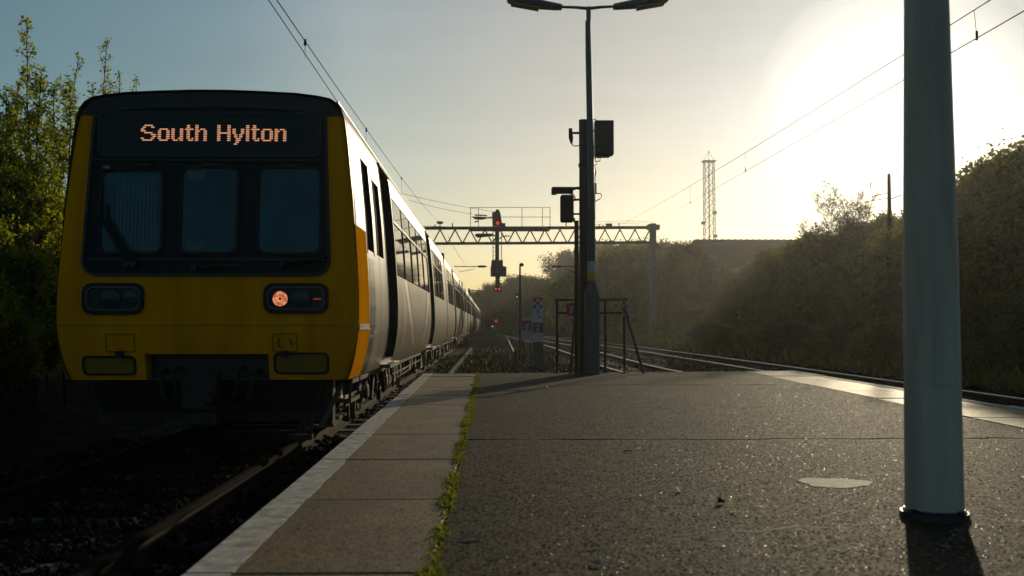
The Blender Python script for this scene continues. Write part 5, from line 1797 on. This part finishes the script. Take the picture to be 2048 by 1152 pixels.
# undergrowth on lower slope
V, Fc = [], []; k = 0
for _ in range(26000):
    y_ = 15 + 75 * rng.random() ** 1.5; x_ = rng.uniform(9.7, 13.5)
    z_ = gz(x_, y_)
    a = rng.uniform(0, 6.28); L = rng.uniform(.15, .5); w = L * .16
    d = np.array([math.cos(a) * .6, math.sin(a) * .6, 1]); d /= np.linalg.norm(d); s_ = np.array([-math.sin(a), math.cos(a), 0]) * w
    p = np.array([x_, y_, z_ - .05 + rng.uniform(0, .3)])
    V += [p, p + d * L * .5 + s_, p + d * L, p + d * L * .5 - s_]; Fc.append([k, k + 1, k + 2, k + 3]); k += 4
tag(mesh_np('undergrowth', np.array(V), np.array(Fc), M['leaf_b']), 'low brambles and grass covering the foot of the right bank', 'undergrowth', kind='stuff')

# bare twiggy trees
def bare(name, seed, h, loc, label, leaf=0, **kw):
    segs, tips = grow(seed, h, .85, **kw)
    e = empty(name, loc, 0, label, 'tree')
    v, f = branch_mesh(segs, .0065); mesh_np('branches', v, f, M['twig'], e)
    if leaf:
        v, f = leaf_mesh(tips, leaf, .10, .08, seed); mesh_np('crown', v, f, M['leaf_c'], e)
    return e


q = at(1672, 650, 40)
bare('bare_tree', 71, 4.6, (q.x, 40, 1.2), 'bare twiggy tree standing clear above the bushes right of the house roof', 0, stems=6, levels=3, upward=.3, twigs=4, kink=.14, trunk_r=.03)
q = at(1618, 650, 44)
bare('bare_tree', 72, 3.6, (q.x, 44, 1.2), 'smaller bare twiggy tree at the right end of the house roof', 0, stems=5, levels=3, upward=.3, twigs=4, kink=.16, trunk_r=.03)

# distant trees closing the line
FT = 'distant trees where the tracks vanish'
ft1 = make_plant('distant_tree', 81, 8.0, .9, 5, .30, .35, M['leaf_c'], 'distant brownish tree at the vanishing point of the tracks', 'tree', (0, 0, 0), FT, stems=2, levels=3, upward=.4, twigs=5, kink=.2, trunk_r=.2)
ft2 = make_plant('distant_tree', 82, 8.0, .9, 1, .28, .35, M['leaf_c'], 'distant bare tree at the vanishing point of the tracks', 'tree', (0, 0, 0), FT, stems=3, levels=3, upward=.45, twigs=6, kink=.2, trunk_r=.2)
fpx = [930, 960, 985, 1010, 1040, 1070, 1100, 1130, 1160, 1190, 1230]
fpy = [598, 585, 578, 575, 572, 560, 562, 570, 540, 520, 505]
n_far = 0
for row, (Y, hm) in enumerate(((150, .8), (185, .95), (220, 1.0))):
    for px in np.arange(925, 1260, 13 - row * 1):
        p2 = px + rng.uniform(-5, 5)
        pos = at(p2, 650, Y + rng.uniform(-8, 8))
        ty = float(np.interp(p2, fpx, fpy)); tz = at(p2, ty, pos.y).z
        if 960 < p2 < 1120 and row == 0: hm2 = .7
        else: hm2 = hm
        sc = (tz - GND) * hm2 * rng.uniform(.85, 1.05) / 8.2
        src = ft1 if (rng.random() < .6 or row < 1) else ft2
        if n_far == 0: o = ft1
        elif n_far == 1: o = ft2
        else:
            o = put(src, (0, 0, 0))
        o.location = (pos.x, pos.y, GND); o.scale = (max(sc, .7), max(sc, .7), sc); o.rotation_euler = (0, 0, rng.uniform(0, 6.28)); n_far += 1
# trees on the left beyond the train, seen low over its tail, and to the right beyond the bank
for k in range(10):
    Y = 60 + k * 11; put(sapB, (-10 - rng.uniform(0, 3), Y, gz(-10, Y)), 1.2, rng.uniform(0, 6), 'leafy green sapling in the dense row behind the left side of the train', GL)
# weeds beyond the platform end
V, Fc = [], []; k = 0
for _ in range(5000):
    y_ = 13.9 + 50 * rng.random() ** 1.8; x_ = rng.uniform(-.8, 2.6)
    a = rng.uniform(0, 6.28); L = rng.uniform(.05, .20); w = L * .16
    d = np.array([math.cos(a) * .6, math.sin(a) * .6, 1]); d /= np.linalg.norm(d); s_ = np.array([-math.sin(a), math.cos(a), 0]) * w
    p = np.array([x_, y_, GND + .01])
    V += [p, p + d * L * .5 + s_, p + d * L, p + d * L * .5 - s_]; Fc.append([k, k + 1, k + 2, k + 3]); k += 4
tag(mesh_np('weeds', np.array(V), np.array(Fc), leaf_mat('weed_dark', (.012, .012, .005), (.04, .035, .012), .3, (1.2, 1.1, .6))), 'low dry weeds on the ballast between the tracks beyond the platform', 'weeds', kind='stuff')

# ------------------------------------------------------------------ haze
HZ = mb = MB().box(-320, 320, -30, 330, GND - 1.2, 36)  # thin air volume added over the scene to stand in for lens glare
hz = HZ.build('haze', M['dark_metal'])
hm = bpy.data.materials.new('haze_air'); hm.use_nodes = True
hn, hl_ = hm.node_tree.nodes, hm.node_tree.links
hn.clear()
ho_ = hn.new('ShaderNodeOutputMaterial'); pv = hn.new('ShaderNodeVolumePrincipled')
pv.inputs['Density'].default_value = HAZE_D
pv.inputs['Anisotropy'].default_value = .78
pv.inputs['Color'].default_value = (.95, .93, .9, 1)
hl_.new(pv.outputs[0], ho_.inputs['Volume'])
hz.data.materials.clear(); hz.data.materials.append(hm)
tag(hz, 'pale haze volume added over the station scene to give low sun lens glare', 'haze', kind='stuff')
